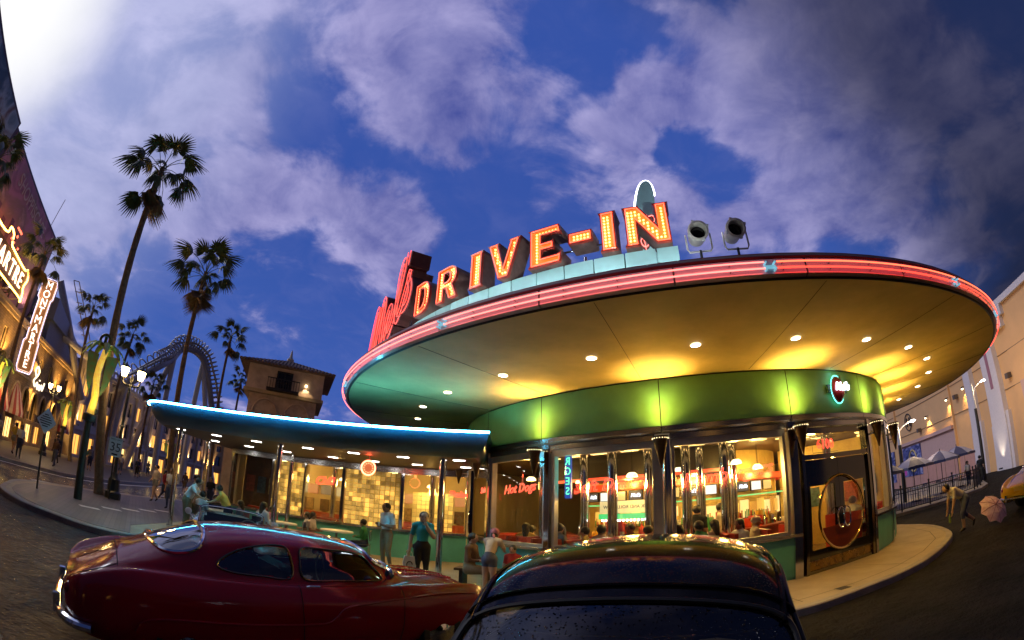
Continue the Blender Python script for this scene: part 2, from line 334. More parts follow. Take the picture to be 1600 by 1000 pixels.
# ------------------------------------------------------------------ ground
g = MB(); g.add([(-900, -900, 0), (900, -900, 0), (900, 900, 0), (-900, 900, 0)], [(0, 1, 2, 3)])
o = g.build('road', wet_asphalt(), smooth=False); o['kind'] = 'structure'
def slab(name, outline, mat, z=.13, kerb=.17, km=None, holes=None):
    """raised pavement with a kerb round it"""
    P = [Vector((x, y, 0)) for x, y in outline]; n = len(P); I = []
    ar = sum(P[i].x * P[(i + 1) % n].y - P[(i + 1) % n].x * P[i].y for i in range(n)); sg = 1 if ar > 0 else -1
    for i in range(n):
        d = (P[(i + 1) % n] - P[i - 1]).normalized(); I.append(P[i] + Vector((-d.y, d.x, 0)) * kerb * sg)
    m = MB(); m.prism([(p.x, p.y) for p in I], -.02, z - .004)
    s = m.build(name, mat, smooth=False); s['kind'] = 'structure'
    if kerb:
        k = MB(); step = 5
        for a in range(0, n, step):
            k = MB(); idx = [(a + q) % n for q in range(min(step, n - a) + 1)]
            for i, j in zip(idx, idx[1:]):
                A, B, Cc, Dd = P[i], P[j], I[j], I[i]; hi = z + .003
                t = .02
                k.add([(A.x, A.y, -.02), (B.x, B.y, -.02), (B.x, B.y, hi - t), (A.x, A.y, hi - t), (A.x * .88 + Dd.x * .12, A.y * .88 + Dd.y * .12, hi), (B.x * .88 + Cc.x * .12, B.y * .88 + Cc.y * .12, hi), (Cc.x, Cc.y, hi), (Dd.x, Dd.y, hi), (Cc.x, Cc.y, -.02), (Dd.x, Dd.y, -.02)],
                      [(0, 1, 2, 3), (3, 2, 5, 4), (4, 5, 6, 7), (7, 6, 8, 9)])
            k.build('kerb_stone', km or KERBC, s, smooth=False)
    return s
ap = [(-8.93, 7.34), (-9.9, 6.95), (-10.75, 6.62), (-11.8, 6.66), (-12.6, 7.0), (-13.5, 7.7), (-14.4, 8.5), (-15.2, 9.7), (-16, 12), (-17, 17), (-19, 26), (-22, 36), (-8, 40), (12, 36), (13.7, 28), (13.7, 16), (13.1, 12.4), (12.4, 10.2), (11.3, 8.6), (10.1, 7.5), (8.15, 6.55), (6.9, 6.2), (5.8, 6.08), (5, 6.0), (4.2, 5.95), (2, 6.2), (.4, 7.1), (-1.2, 8.4), (-3.1, 9.3), (-4.1, 11.3), (-5.6, 11.7), (-7.4, 11.5), (-8.0, 9.6), (-8.3, 8.0)]
slab('pavement', [(p.x, p.y) for p in catmull([(x, y, 0) for x, y in ap], 4, True)][::-1], CONC)
m = MB(); m.prism([(-9.0, 7.75), (-9.9, 7.35), (-10.8, 6.98), (-11.7, 7.02), (-12.5, 7.35), (-13.3, 7.95), (-14.1, 8.8), (-14.9, 10), (-15.6, 12.2), (-16.6, 17), (-18.5, 26), (-20, 33), (-11.6, 33), (-10.9, 14), (-9.4, 9.4), (-8.4, 8.4)], .10, .1305)
o = m.build('brick_paving', PAVE, smooth=False); o['kind'] = 'structure'
PAV = bpy.data.objects['pavement']; JM = pm('joint_dark', (.07, .055, .035), .9)
for pts in ([(4.5, 6.3), (4.7, 7.9)], [(7.4, 6.6), (7.1, 8.0)], [(10.0, 7.75), (9.2, 8.8)], [(12.1, 10.3), (11.0, 10.9)], [(13.0, 13.0), (12.6, 13.1)], [(4.3, 6.45), (5.8, 6.55), (7.2, 6.75), (8.5, 7.15), (9.9, 7.9), (11.0, 9.0), (12.0, 10.6), (12.6, 12.6)]):
    P = [Vector((x, y, .1275)) for x, y in pts]; m = MB(); n = len(P)
    for i, q in enumerate(P):
        d = (P[min(i + 1, n - 1)] - P[max(i - 1, 0)]).normalized(); w = Vector((-d.y, d.x, 0)) * .008; m.v += [tuple(q + w), tuple(q - w)]
    m.f = [(2 * i, 2 * i + 1, 2 * i + 3, 2 * i + 2) for i in range(n - 1)]; m.mi = [0] * len(m.f); m.build('slab_joint', JM, PAV, smooth=False)
gr = MB()
for i in range(9): gr.box(5.35 + i * .028, 5.368 + i * .028, 6.35, 6.55, .127, .131)
gr.build('drain_grate', pm('grate_iron', (.03, .028, .025), .6), PAV, kind='stuff')
# ------------------------------------------------------------------ the round diner
D = thing('round_diner', 'round drive-in diner with huge disc canopy, sea green band and chrome windows', 'building', (O2[0], O2[1], 0))
RW = 7.0
MB().lathe([(0, .155), (RW - .02, .155), (RW, .12)], 72).build('floor', pm('terrazzo_floor', (.30, .22, .13), .25, var=.3, vs=9), D)
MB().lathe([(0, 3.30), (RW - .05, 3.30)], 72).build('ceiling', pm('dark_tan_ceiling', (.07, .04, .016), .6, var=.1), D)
def arc_part(name, prof, a0, a1, mat, parent=D, step=1.5, kind=None, loc=(0, 0, 0)):
    return MB().lathe(prof, max(2, int(abs(a1 - a0) / step)), a0=a0, a1=a1).build(name, mat, parent, loc=loc, kind=kind)
DOOR0, DOOR1 = 270.4, 290.6
for a0, a1 in ((193, 225.4), (225.6, 246.6), (246.8, 269.6), (291.2, 312), (312.2, 333), (333.2, 360)):
    arc_part('base_wall', [(RW - .12, .13), (RW + .06, .13), (RW + .10, .22), (RW + .10, .985), (RW - .12, .985)], a0, a1, TEAL)
    arc_part('sill', [(RW - .16, .99), (RW + .17, .99), (RW + .18, 1.05), (RW - .16, 1.06)], a0, a1, STEEL)
for a0, a1 in ((360, 430), (430, 500), (500, 553)):
    arc_part('rear_wall', [(RW - .1, .13), (RW + .06, .13), (RW + .06, 3.45), (RW - .1, 3.45)], a0, a1, CREAM)
BAYS = [(193.6, 207.2), (208.2, 225.2), (226.6, 245.6), (247.9, 267.8), (291.9, 302.6), (303.6, 319), (320, 338), (339, 358)]
for a0, a1 in BAYS:
    fr = MB(); w = .35
    fr.lathe([(RW - .05, 3.06), (RW + .07, 3.06), (RW + .07, 3.2), (RW - .05, 3.2)], 14, a0=a0, a1=a1)
    fr.lathe([(RW - .05, 1.055), (RW + .06, 1.055), (RW + .06, 1.12), (RW - .05, 1.12)], 14, a0=a0, a1=a1)
    for a in (a0 + w, a1 - w):
        p = pol(RW, a, 2.1); fr.cbox(p, (.14, .07, 2.1), radians(a))
    fo = fr.build('window', ALU, D)
    arc_part('pane', [(RW, 1.1), (RW, 3.08)], a0 + w, a1 - w, GLASS, fo)
for a, w in ((207.7, .10), (225.9, .13), (246.75, .30), (268.9, .20), (291.2, .12), (303.1, .12), (319.5, .12), (338.5, .12)):
    m = MB(); m.cbox(pol(RW + .04, a, 1.72), (.22, w, 3.2), radians(a)); po = m.build('mullion_post', CHROME if w < .25 else ALU, D)
    if w == .30:
        MB().cyl(pol(RW + .13, a + .55, .9), pol(RW + .13, a + .55, 3.2), .105, n=20).build('column', CHROME, po)
for a0, a1 in ((191, 224.4), (224.6, 246.6), (246.8, 269.2), (269.4, 290), (290.2, 311), (311.2, 332), (332.2, 360)):
    arc_part('chrome_trim', [(RW - .05, 3.2), (RW + .12, 3.2), (RW + .13, 3.3), (RW + .06, 3.34), (RW + .12, 3.38), (RW + .13, 3.47), (RW - .05, 3.48)], a0, a1, STEEL)
SE = [190, 207, 224.5, 246.7, 269.3, 290, 311, 332, 353, 374, 395, 416, 437, 458, 479, 500, 521, 550]
for a0, a1 in zip(SE, SE[1:]):
    arc_part('green_band_panel', [(RW, 3.48), (RW + .11, 3.48), (RW + .125, 3.52), (RW + .125, 4.40), (RW + .11, 4.44), (RW, 4.44)], a0 + .08, a1 - .08, BAND)
MB().lathe([(RW, 3.45), (RW + .07, 3.5), (RW + .07, 4.5)], 120).build('band_backing', BLACK, D)
sof = MB().lathe([(RW - .3, 4.46), (8.0, 4.50), (9.2, 4.555), (10.3, 4.605), (10.74, 4.62)], 180).build('soffit', SOFFIT, D, ang=60)
for a in range(190, 380, 18):
    m = MB(); m.tube([pol(7.2, a, 4.4655), pol(8.0, a, 4.4985), pol(9.2, a, 4.5535), pol(10.7, a, 4.617)], .0045, 4); m.build('soffit_joint', pm('soffit_shadow_gap', (.10, .07, .03), .9), sof)
MB().lathe([(10.74, 4.62), (10.77, 4.605), (10.80, 4.63)], 180).build('drip_edge', BLACK, D)
FASC = pm('pink_white_fascia', (.86, .60, .66), .14, .25)
fm = MB().lathe([(10.78, 4.63), (10.86, 4.66), (10.86, 4.88), (10.80, 4.90)], 6, a0=.06, a1=9.94).me(FASC, 'fascia_panel')
for i in range(36): obj('fascia_panel', fm, D, rz=radians(i * 10))
RIDGE = pm('dark_red_trim', (.20, .025, .03), .3, .4)
for z, r in ((4.925, 10.83), (5.0, 10.77)):
    MB().tube([pol(r, a, z) for a in range(0, 360, 3)], .026, 8, True).build('ridge', RIDGE, D)
MB().lathe([(10.80, 4.90), (10.80, 5.0), (10.72, 5.01), (9.5, 5.12), (4, 5.35), (0, 5.4)], 120).build('roof', pm('grey_roof_membrane', (.30, .27, .30), .6, var=.15, vs=1), D)
# neon round the rim
for k, a in enumerate((176, 203, 230.5, 257, 279, 297, 315, 333)):
    b = (203, 230.5, 257, 279, 297, 315, 333, 352)[k]
    MB().tube([pol(10.935, a + .5 + (b - a - 1) * i / 24, 4.80) for i in range(25)], .0115, 6).build('neon_tube', N_PINK if a < 257 else N_ORANGE, D)
    MB().tube([pol(10.935, a + .5 + (b - a - 1) * i / 24, 4.705) for i in range(25)], .0115, 6).build('neon_tube', N_PINK if a < 257 else N_RED, D)
    m = MB()
    for z in (4.705, 4.80):
        for q in (-.35, .35): m.cyl(pol(10.86, a + q, z), pol(10.94, a + q, z), .016, n=6)
    m.cbox(pol(10.88, a, 4.75), (.05, .16, .03), radians(a)); m.build('electrode_bracket', pm('blue_glass_insulator', (.2, .5, .6), .15, emit=(.3, .8, 1), es=.5), D)
m = MB()
for a in range(178, 352, 4):
    for z in (4.705, 4.80): m.cyl(pol(10.86, a, z), pol(10.935, a, z - .0), .006, n=5)
m.build('tube_support', DARKBOX, D, kind='stuff')
# recessed downlights in the soffit
dm = MB().lathe([(0, 0), (.078, 0), (.085, -.004)], 20).me(LIT_WHITE, 'downlight')
for i, a in enumerate((201.2, 213.8, 227, 239.9, 252.1, 264.6, 276.8, 289.2, 301.5, 314.8, 327.9, 340.6, 354.2, 189)):
    p = pol(8.72, a, 4.524); obj('downlight', dm, D, p)
    lamp('SPOT', p - Vector((0, 0, .03)), 190, (1, .54, .08), D, .08, 78, .8, name='downlight_beam')
# conical wall sconces that wash the band and the soffit
cone = MB(); cone.lathe([(.0, -.62), (.015, -.62), (.155, -.02), (.16, 0), (.14, 0), (.13, -.04), (0, -.05)], 20)
cone_me = cone.me(pm('sconce_bronze', (.09, .055, .03), .4, .7, var=.2), 'sconce'); SC_LIT = pm('sconce_lit_rim', (.9, .8, .5), .5, emit=(1, .78, .4), es=3)
beads = MB()
for i in range(18): beads.sphere((.158 * cos(i * pi / 9), .158 * sin(i * pi / 9), -.045), .010, 6, 4)
lens = MB(); lens.lathe([(0, -.03), (.135, -.03)], 16)
bead_me, lens_me = beads.me(SC_LIT, 'bead_row'), lens.me(pm('sconce_lens', (.9, .8, .6), .4, emit=(1, .8, .45), es=3), 'lens')
arm_me = MB().cyl((-.26, 0, -.28), (-.02, 0, -.28), .02, n=8).cbox((-.27, 0, -.28), (.03, .12, .22)).me(STEEL, 'arm')
for a in (188, 206, 224.6, 246.6, 269.6, 291.6, 304.5, 321, 339):
    s = obj('wall_sconce', cone_me, D, pol(RW + .36, a, 3.24), radians(a)); obj('bead_row', bead_me, s, kind='stuff'); obj('lens', lens_me, s); obj('arm', arm_me, s)
    if a > 190: lamp('SPOT', (0, 0, .02), 300, (1, .68, .17), s, .06, 78, .9, (.16, 0, 1), 'sconce_beam'); lamp('SPOT', (0, 0, .02), 130, (1, .58, .08), s, .10, 150, .9, (.3, 0, 1), 'sconce_wash')
# oval neon badge
a = 281; bd = pol(RW + .2, a, 3.98)
bo = MB().sphere((0, 0, 0), .30, 24, 14, (.42, .72, 1)).build('badge', pm('badge_red', (.30, .02, .025), .2, coat=.6), D, bd, radians(a))
m = MB()
for s_ in (-1, 1):
    m = MB()
    for q in range(4): m.cyl((-.02, s_ * .16, .09 - q * .05), (-.02, s_ * .34, .09 - q * .05), .026, n=8)
    m.build('badge_wing', pm('badge_green', (.05, .16, .13), .35), bo)
text_on('badge_lettering', "Mel's", .24, N_WHITE, bo, (.16, 0, .02), 0, extrude=.01, shear=.25, bevel=.008)
m = MB(); m.tube([(.0, .235 * cos(t * pi / 14), .32 * sin(t * pi / 14)) for t in range(28)], .008, 6, True); m.build('badge_neon', NEON('teal_halo', (.15, .9, .8), 4.5), bo)
for z_ in (.22, -.2): MB().cbox((.12, 0, z_), (.04, .02, .12)).build('badge_bolt', CHROME, bo)
lamp('POINT', (-.12, 0, .42), 7, (.2, .9, 1), bo, .08, name='badge_glow')
# entrance: framed double doors with porthole rings
pA, pB = pol(RW + .05, DOOR0), pol(RW + .05, DOOR1); dl = (pB - pA).length; da = atan2(pB.y - pA.y, pB.x - pA.x)
dr = obj('entrance_door', MB().box(0, .09, -.08, .1, .13, 3.2).box(dl - .09, dl, -.08, .1, .13, 3.2).box(.09, dl - .09, -.07, .09, 3.06, 3.19).box(.09, dl - .09, -.07, .09, 2.52, 2.62).box(.09, dl - .09, -.05, .06, .13, .2).me(pm('door_frame_dark_chrome', (.22, .20, .16), .12, 1.0), 'entrance_door'), D, pA, da)
MB().box(.09, dl - .09, 0, .012, 2.62, 3.06).build('transom_pane', GLASS, dr)
DPAN = pm('polished_black_door', (.012, .011, .010), .08, coat=.7)
for k in (0, 1):
    x0 = .09 + k * (dl - .18) / 2; x1 = x0 + (dl - .18) / 2; lf = MB()
    lf.box(x0 + .004, x0 + .16, -.02, .03, .2, 2.51).box(x1 - .16, x1 - .004, -.02, .03, .2, 2.51).box(x0 + .16, x1 - .16, -.02, .03, .2, .62).box(x0 + .16, x1 - .16, -.02, .03, 1.96, 2.51)
    le = lf.build('door_leaf', DPAN, dr); MB().box(x0 + .16, x1 - .16, 0, .01, .62, 1.96).build('door_pane', glass_mat('door_glass', (.80, .78, .70), 1.2), le)
    MB().box(x0 + .01, x1 - .01, -.028, -.021, .2, .40).build('kick_plate', pm('brass_kick_plate', (.30, .20, .08), .25, 1.0, rv=.1), le)
cx = dl / 2 + .02; rg = MB(); rg.tube([(cx + .80 * cos(t * pi / 24), -.05, 1.32 + .80 * sin(t * pi / 24)) for t in range(48)], .030, 8, True)
rg.build('door_ring', pm('polished_brass', (.75, .55, .22), .12, 1.0), dr)
for k, s_ in enumerate((-1, 1)):
    h = MB(); h.tube([(cx + s_ * .11 + .12 * cos(t * pi / 12), -.10, 1.2 + .22 * sin(t * pi / 12)) for t in range(24)], .018, 8, True)
    h.cyl((cx + s_ * .11, -.1, 1.42), (cx + s_ * .11, -.02, 1.42), .012, n=6); h.cyl((cx + s_ * .11, -.1, .98), (cx + s_ * .11, -.02, .98), .012, n=6); h.build('door_handle', CHROME, dr)
MB().prism([(cx + .79 * cos(radians(t)), 1.32 + .79 * sin(radians(t))) for t in range(200, 341, 10)], -.034, -.0295, lambda x, y, z: (x, z, y)).build('door_colour_panel', pm('maroon_door_panel', (.16, .03, .012), .2, coat=.5), dr)
m = text_on('hours_neon', '6100', .30, N_RED, dr, (dl / 2 - .2, .12, 2.84), -pi / 2, outline=.007, mirror=False)
MB().box(dl / 2 - .62, dl / 2 + .25, .13, .14, 2.66, 2.675).box(dl / 2 - .62, dl / 2 + .25, .13, .14, 3.0, 3.015).build('neon_rail', BLACK, dr)
# window neon scripts (curved glass, lettering just behind the pane)
def win_script(txt, a, z, size, mat=NEON('window_red', (1, .10, .05), 3.6)):
    text_on('window_neon', txt, size, mat, D, pol(RW - .12, a, z), radians(a), outline=.0055, shear=.35, tilt=radians(4), res=2)
win_script('Hot Dogs', 216.5, 2.40, .30); win_script('Soft Drinks', 236.8, 2.40, .34); win_script('Hamburgers', 257.4, 2.42, .38); win_script('Shakes', 200.6, 2.4, .22)
# ------------------------------------------------------------------ diner interior
CORE = pm('yellow_tile_wall', (.55, .38, .12), .4, var=.12, vs=7)
arc_part('core_wall', [(3.3, .15), (3.3, 3.3)], 150, 400, CORE)
arc_part('red_band', [(3.5, 2.42), (3.62, 2.42), (3.62, 2.60), (3.5, 2.60)], 160, 390, pm('red_band_lit', (.5, .04, .02), .3, emit=(1, .08, .02), es=.5))
arc_part('darkening_header', [(3.4, 2.66), (4.75, 2.66), (4.75, 3.29)], 160, 267, pm('darkening_header_board', (.02, .014, .01), .5))  # dark bulkhead added to keep the upper window panes dark
arc_part('header_neon', [(4.76, 2.66), (4.80, 2.64), (4.80, 2.72), (4.76, 2.72)], 165, 266, NEON('header_red', (1, .06, .02), 1.6))
arc_part('header_neon', [(3.66, 1.98), (3.69, 1.97), (3.69, 2.01)], 200, 330, NEON('shelf_green', (.1, 1, .3), .9))
it = random.Random(11)
for k in range(46):
    a = it.uniform(202, 330); r = it.uniform(3.8, 4.15); h = it.uniform(.10, .42); w = it.uniform(.05, .16); m = MB(); q = pol(r, a, 1.12)
    if k % 3: m.lathe([(0, 0), (w * .6, 0), (w * .6, h * .6), (w * .25, h * .8), (w * .25, h), (0, h)], 10, (q.x, q.y)); m.v = [(x, y, z + 1.12) for x, y, z in m.v]
    else: m.cbox(q + Vector((0, 0, h / 2)), (w * 1.6, w * 2.2, h), radians(a))
    m.build('counter_item', (CHROME, pm('item_red', (.45, .04, .02), .3), pm('item_amber', (.5, .28, .04), .25), pm('item_white', (.65, .6, .5), .4), pm('item_green', (.05, .25, .08), .3))[it.randrange(5)], D)
for k, a in enumerate(range(203, 300, 4)):
    m = MB(); m.cbox(pol(3.36, a, 1.36), (.10, .2, .03), radians(a)); b_ = m.build('shelf', STEEL, D)
    for q in range(3): MB().cyl(pol(3.40, a - 1 + q, 1.375), pol(3.40, a - 1 + q, 1.375 + it.uniform(.12, .24)), .025, n=8).build('bottle', (pm('item_amber'), pm('item_red'), pm('item_green'))[it.randrange(3)], b_)
arc_part('counter', [(4.1, .16), (4.1, 1.06), (4.22, 1.07), (4.22, 1.12), (3.7, 1.12)], 170, 380, pm('counter_front', (.30, .06, .03), .3, var=.3, vs=4))
for i, a in enumerate(range(206, 300, 8)):
    m = MB(); m.cbox(pol(3.62, a, 2.24), (.05, .42, .28), radians(a)); s = m.build('menu_screen', BLACK, D)
    sc = [pm('screen_dark', (.01, .01, .01), .2, emit=(.25, .20, .15), es=.5), pm('screen_white', (.02, .02, .02), .2, emit=(.9, .85, .75), es=1.4), pm('screen_amber', (.02, .02, .02), .2, emit=(1, .55, .15), es=1.2)][(i * 7) % 3]
    m = MB(); m.cbox(pol(3.652, a, 2.24), (.008, .38, .24), radians(a)); m.build('screen_face', sc, s)
    if (i * 7) % 3 == 0: text_on('screen_logo', "Mel's", .14, N_WHITE, s, pol(3.664, a, 2.24), radians(a), extrude=.004, shear=.3)
for i, a in enumerate(range(204, 320, 6)):
    m = MB(); m.cbox(pol(3.38, a, 1.62), (.06, .28, .5 if i % 2 else .36), radians(a)); m.build('back_bar_panel', pm('amber_panel%d' % (i % 3), (.5, .35, .1), .4, emit=((1, .6, .12), (1, .75, .3), (.9, .35, .08))[i % 3], es=(.7, 1.0, .35)[i % 3]), D)
for a, r in ((233.5, 5.7), (241.5, 5.3), (251, 5.2), (255.5, 4.7), (260, 5.6), (265, 4.8), (222, 5.2), (214, 5.9), (283, 5.4), (296, 5.6)):
    MB().cyl(pol(r, a, .15), pol(r, a, 3.3), .12, n=20).build('chrome_column', CHROME, D)
sg = MB(); sg.cbox(pol(5.05, 235, 1.93), (.07, 1.5, .30), radians(235)); so = sg.build('marquee_reflection', pm('marquee_cream', (.6, .55, .35), .5, emit=(1, .85, .45), es=.55), D)  # mirror-lettered marquee placed indoors for text reflected in the window
text_on('marquee_lettering', 'ROCK AND ROLL SHOW', .115, BLACK, so, pol(5.09, 235, 1.93), radians(235), extrude=.004, mirror=True)['kind'] = 'stuff'
m = MB(); m.cbox(pol(5.06, 235, 1.70), (.09, 1.54, .13), radians(235)); m.build('marquee_green_strip', NEON('green_strip', (.05, 1, .25), .8), so)
m = MB()
for i in range(15): m.sphere(pol(5.15, 227.6 + i * 1.05, 1.60), .024, 8, 6)
m.build('marquee_bulb_row', LIT_WHITE, so, kind='stuff')
vb = MB(); vb.cbox(pol(RW - .25, 228.4, 2.62), (.05, .16, .95), radians(228.4)); vo = vb.build('sign_reflection', pm('sign_reflection_panel', (.02, .04, .12), .3, emit=(.05, .15, .8), es=.5), D)  # mirrored sign built indoors in place of a reflection in the glass
for i, ch in enumerate('RGES'): text_on('reflection_letter', ch, .24, N_GREEN, vo, pol(RW - .22, 228.4, 2.96 - i * .22), radians(228.4), extrude=.004, mirror=True)
PEND = pm('pendant_shade_lit', (.9, .8, .6), .5, emit=(1, .78, .4), es=3.2)
pm_me = MB().lathe([(0, 0), (.07, .0), (.12, -.04), (.14, -.10), (.12, -.105), (0, -.085)], 16).me(PEND, 'pendant'); cord_me = MB().cyl((0, 0, 0), (0, 0, .55), .006, n=5).me(BLACK, 'cord')
for i, a in enumerate((203, 215, 228, 238, 249, 256, 263, 275, 285, 298, 312, 328)):
    p = obj('pendant_lamp', pm_me, D, pol(5.6 - .9 * (i % 3), a, 2.82 - .1 * (i % 2))); obj('cord', cord_me, p)
    lamp('POINT', (0, 0, -.25), 80, (1, .60, .13), p, .12, name='pendant_light')
m = MB(); m.cbox(pol(5.15, 322, 1.72), (3.4, .10, 3.1), radians(322)); pt = m.build('partition_wall', CORE, D)
for i in range(5): m = MB(); m.cbox(pol(3.9 + i * .62, 320.9, 1.75 - .1 * (i % 2)), (.44, .04, .6), radians(322)); m.build('framed_picture', pm('picture%d' % (i % 3), ((.30, .06, .03), (.05, .10, .14), (.4, .3, .12))[i % 3], .35, var=.6, vs=14), pt)
for i, a in enumerate(range(200, 345, 9)):
    for r in (5.2, 6.2): m = MB(); m.cbox(pol(r, a + (3 if r > 6 else 0), 3.285), (.16, .42, .02), radians(a)); m.build('ceiling_panel_light', pm('ceiling_panel_lit', (.9, .8, .6), .4, emit=(1, .66, .22), es=2.6), D)
# booths and tables along the windows
booth = MB(); booth.box(-.5, .5, -.25, .25, 0, .45).box(-.5, .5, .17, .25, .45, 1.05); booth_me = booth.me(RED, 'booth_bench', False)
tb = MB(); tb.cyl((0, 0, 0), (0, 0, .70), .05).cbox((0, 0, .72), (.7, 1.0, .045)); tb_me = tb.me([pm('diner_table_top', (.65, .60, .50), .2, var=.05)], 'diner_table')
for i, a in enumerate((204, 212.5, 221, 231, 240, 250.5, 258.5, 265.5, 298, 309)):
    t = obj('table', tb_me, D, pol(6.25, a, .155), radians(a)); t['label'] = 'pale diner table by the window'
    for s_ in (-1, 1):
        b = obj('bench', booth_me, D, pol(6.2, a + s_ * 5.2, .155), radians(a) + (0 if s_ > 0 else pi))
        b.rotation_euler.z = radians(a) + (pi if s_ < 0 else 0)
# ------------------------------------------------------------------ roof sign
SG = thing('roof_sign', 'curved roof sign of red neon block letters on a pale teal wall', 'sign', (O2[0], O2[1], 0))
RS = 9.9
for a in range(198, 252, 3):
    zt = lambda q: 5.78 if q > 216 else 5.78 - (216 - q) * .028
    m = MB(); n = 4
    for r in (RS - .2, RS + .02):
        for i in range(n + 1):
            q = a + .06 + (2.88 if a < 249 else 2.0) * i / n; m.v += [tuple(pol(r, q, 4.98)), tuple(pol(r, q, zt(q)))]
    k = 2 * (n + 1)
    for i in range(n):
        b = 2 * i; m.f += [(b, b + 2, b + 3, b + 1), (k + b, k + b + 1, k + b + 3, k + b + 2), (b + 1, b + 3, k + b + 3, k + b + 1)]
    m.f += [(0, 1, k + 1, k), (k - 2, k - 1, 2 * k - 1, 2 * k - 2)]; m.mi = [0] * len(m.f)
    m.build('sign_base_panel', SIGNTEAL, SG)
for a in range(203, 252, 6):
    fx = MB().cbox((0, 0, 0), (.10, .16, .07)).build('added_sign_light', BLACK, SG, pol(10.55, a, 5.09), radians(a)); lamp('SPOT', (-.06, 0, .04), 26, (.82, .98, 1), fx, .05, 130, .8, (-1, 0, .62), 'added_sign_wash')  # lights added behind the rim to brighten the sign base
GL = {
 'D': [[(0, 0), (.38, 0), (.56, .07), (.67, .25), (.70, .5), (.67, .75), (.56, .93), (.38, 1), (0, 1)], [(.24, .2), (.36, .22), (.43, .32), (.46, .5), (.43, .68), (.36, .78), (.24, .8)]],
 'R': [[(0, 0), (.25, 0), (.25, .36), (.33, .36), (.47, 0), (.74, 0), (.56, .42), (.66, .52), (.70, .69), (.66, .87), (.54, .97), (.40, 1), (0, 1)], [(.25, .56), (.38, .56), (.45, .63), (.45, .74), (.38, .81), (.25, .81)]],
 'I': [[(-.02, 0), (.38, 0), (.34, .09), (.34, .91), (.38, 1), (-.02, 1), (.02, .91), (.02, .09)]],
 'V': [[(.27, 0), (.53, 0), (.80, .92), (.86, 1), (.54, 1), (.57, .92), (.40, .34), (.25, .92), (.28, 1), (-.04, 1), (.01, .92)]],
 'E': [[(-.02, 0), (.62, 0), (.66, .28), (.57, .21), (.26, .21), (.26, .40), (.46, .40), (.50, .36), (.50, .64), (.46, .60), (.26, .60), (.26, .79), (.57, .79), (.66, .72), (.62, 1), (-.02, 1), (.02, .93), (.02, .07)]],
 'N': [[(-.03, 0), (.30, 0), (.26, .08), (.26, .56), (.62, 0), (.92, 0), (.92, .92), (.96, 1), (.62, 1), (.66, .92), (.66, .44), (.31, 1), (-.03, 1), (.01, .92), (.01, .08)]],
 '-': [[(0, .36), (.5, .36), (.5, .64), (0, .64)]]}
def poff(poly, d):
    n = len(poly); ar = sum(poly[i][0] * poly[(i + 1) % n][1] - poly[(i + 1) % n][0] * poly[i][1] for i in range(n)); sg = 1 if ar > 0 else -1; out = []
    for i in range(n):
        a, b, c = Vector(poly[i - 1]), Vector(poly[i]), Vector(poly[(i + 1) % n]); e, f = (b - a).normalized(), (c - b).normalized()
        n1, n2 = Vector((-e.y, e.x)) * sg, Vector((-f.y, f.x)) * sg; k = n1 + n2; L = k.length_squared
        k = k * (2 / L) if L > .3 else n1
        out.append(tuple(b + k * d))
    return out
def fill_me(polys, ext, mat, z=0.0):
    c = bpy.data.curves.new('c', 'CURVE'); c.dimensions = '2D'; c.fill_mode = 'BOTH'; c.extrude = ext
    for p in polys:
        s = c.splines.new('POLY'); s.points.add(len(p) - 1); s.use_cyclic_u = True
        for i, q in enumerate(p): s.points[i].co = (q[0], q[1], 0, 1)
    o = bpy.data.objects.new('c', c); COL.objects.link(o); m = bpy.data.meshes.new_from_object(o.evaluated_get(bpy.context.evaluated_depsgraph_get()))
    bpy.data.objects.remove(o); bpy.data.curves.remove(c); m.materials.clear(); m.materials.append(mat)
    for v in m.vertices: v.co.z += z
    return m
def inside(p, poly):
    r = False; n = len(poly)
    for i in range(n):
        a, b = poly[i], poly[i - 1]
        if (a[1] > p[1]) != (b[1] > p[1]) and p[0] < (b[0] - a[0]) * (p[1] - a[1]) / (b[1] - a[1]) + a[0]: r = not r
    return r
FACE = pm('amber_letter_face', (.6, .3, .08), .5, emit=(1, .27, .03), es=.75); BULB = pm('letter_bulb', (1, .9, .6), .4, emit=(1, .62, .16), es=3.0)
RIM = pm('red_letter_rim', (.45, .05, .03), .35, var=.2)
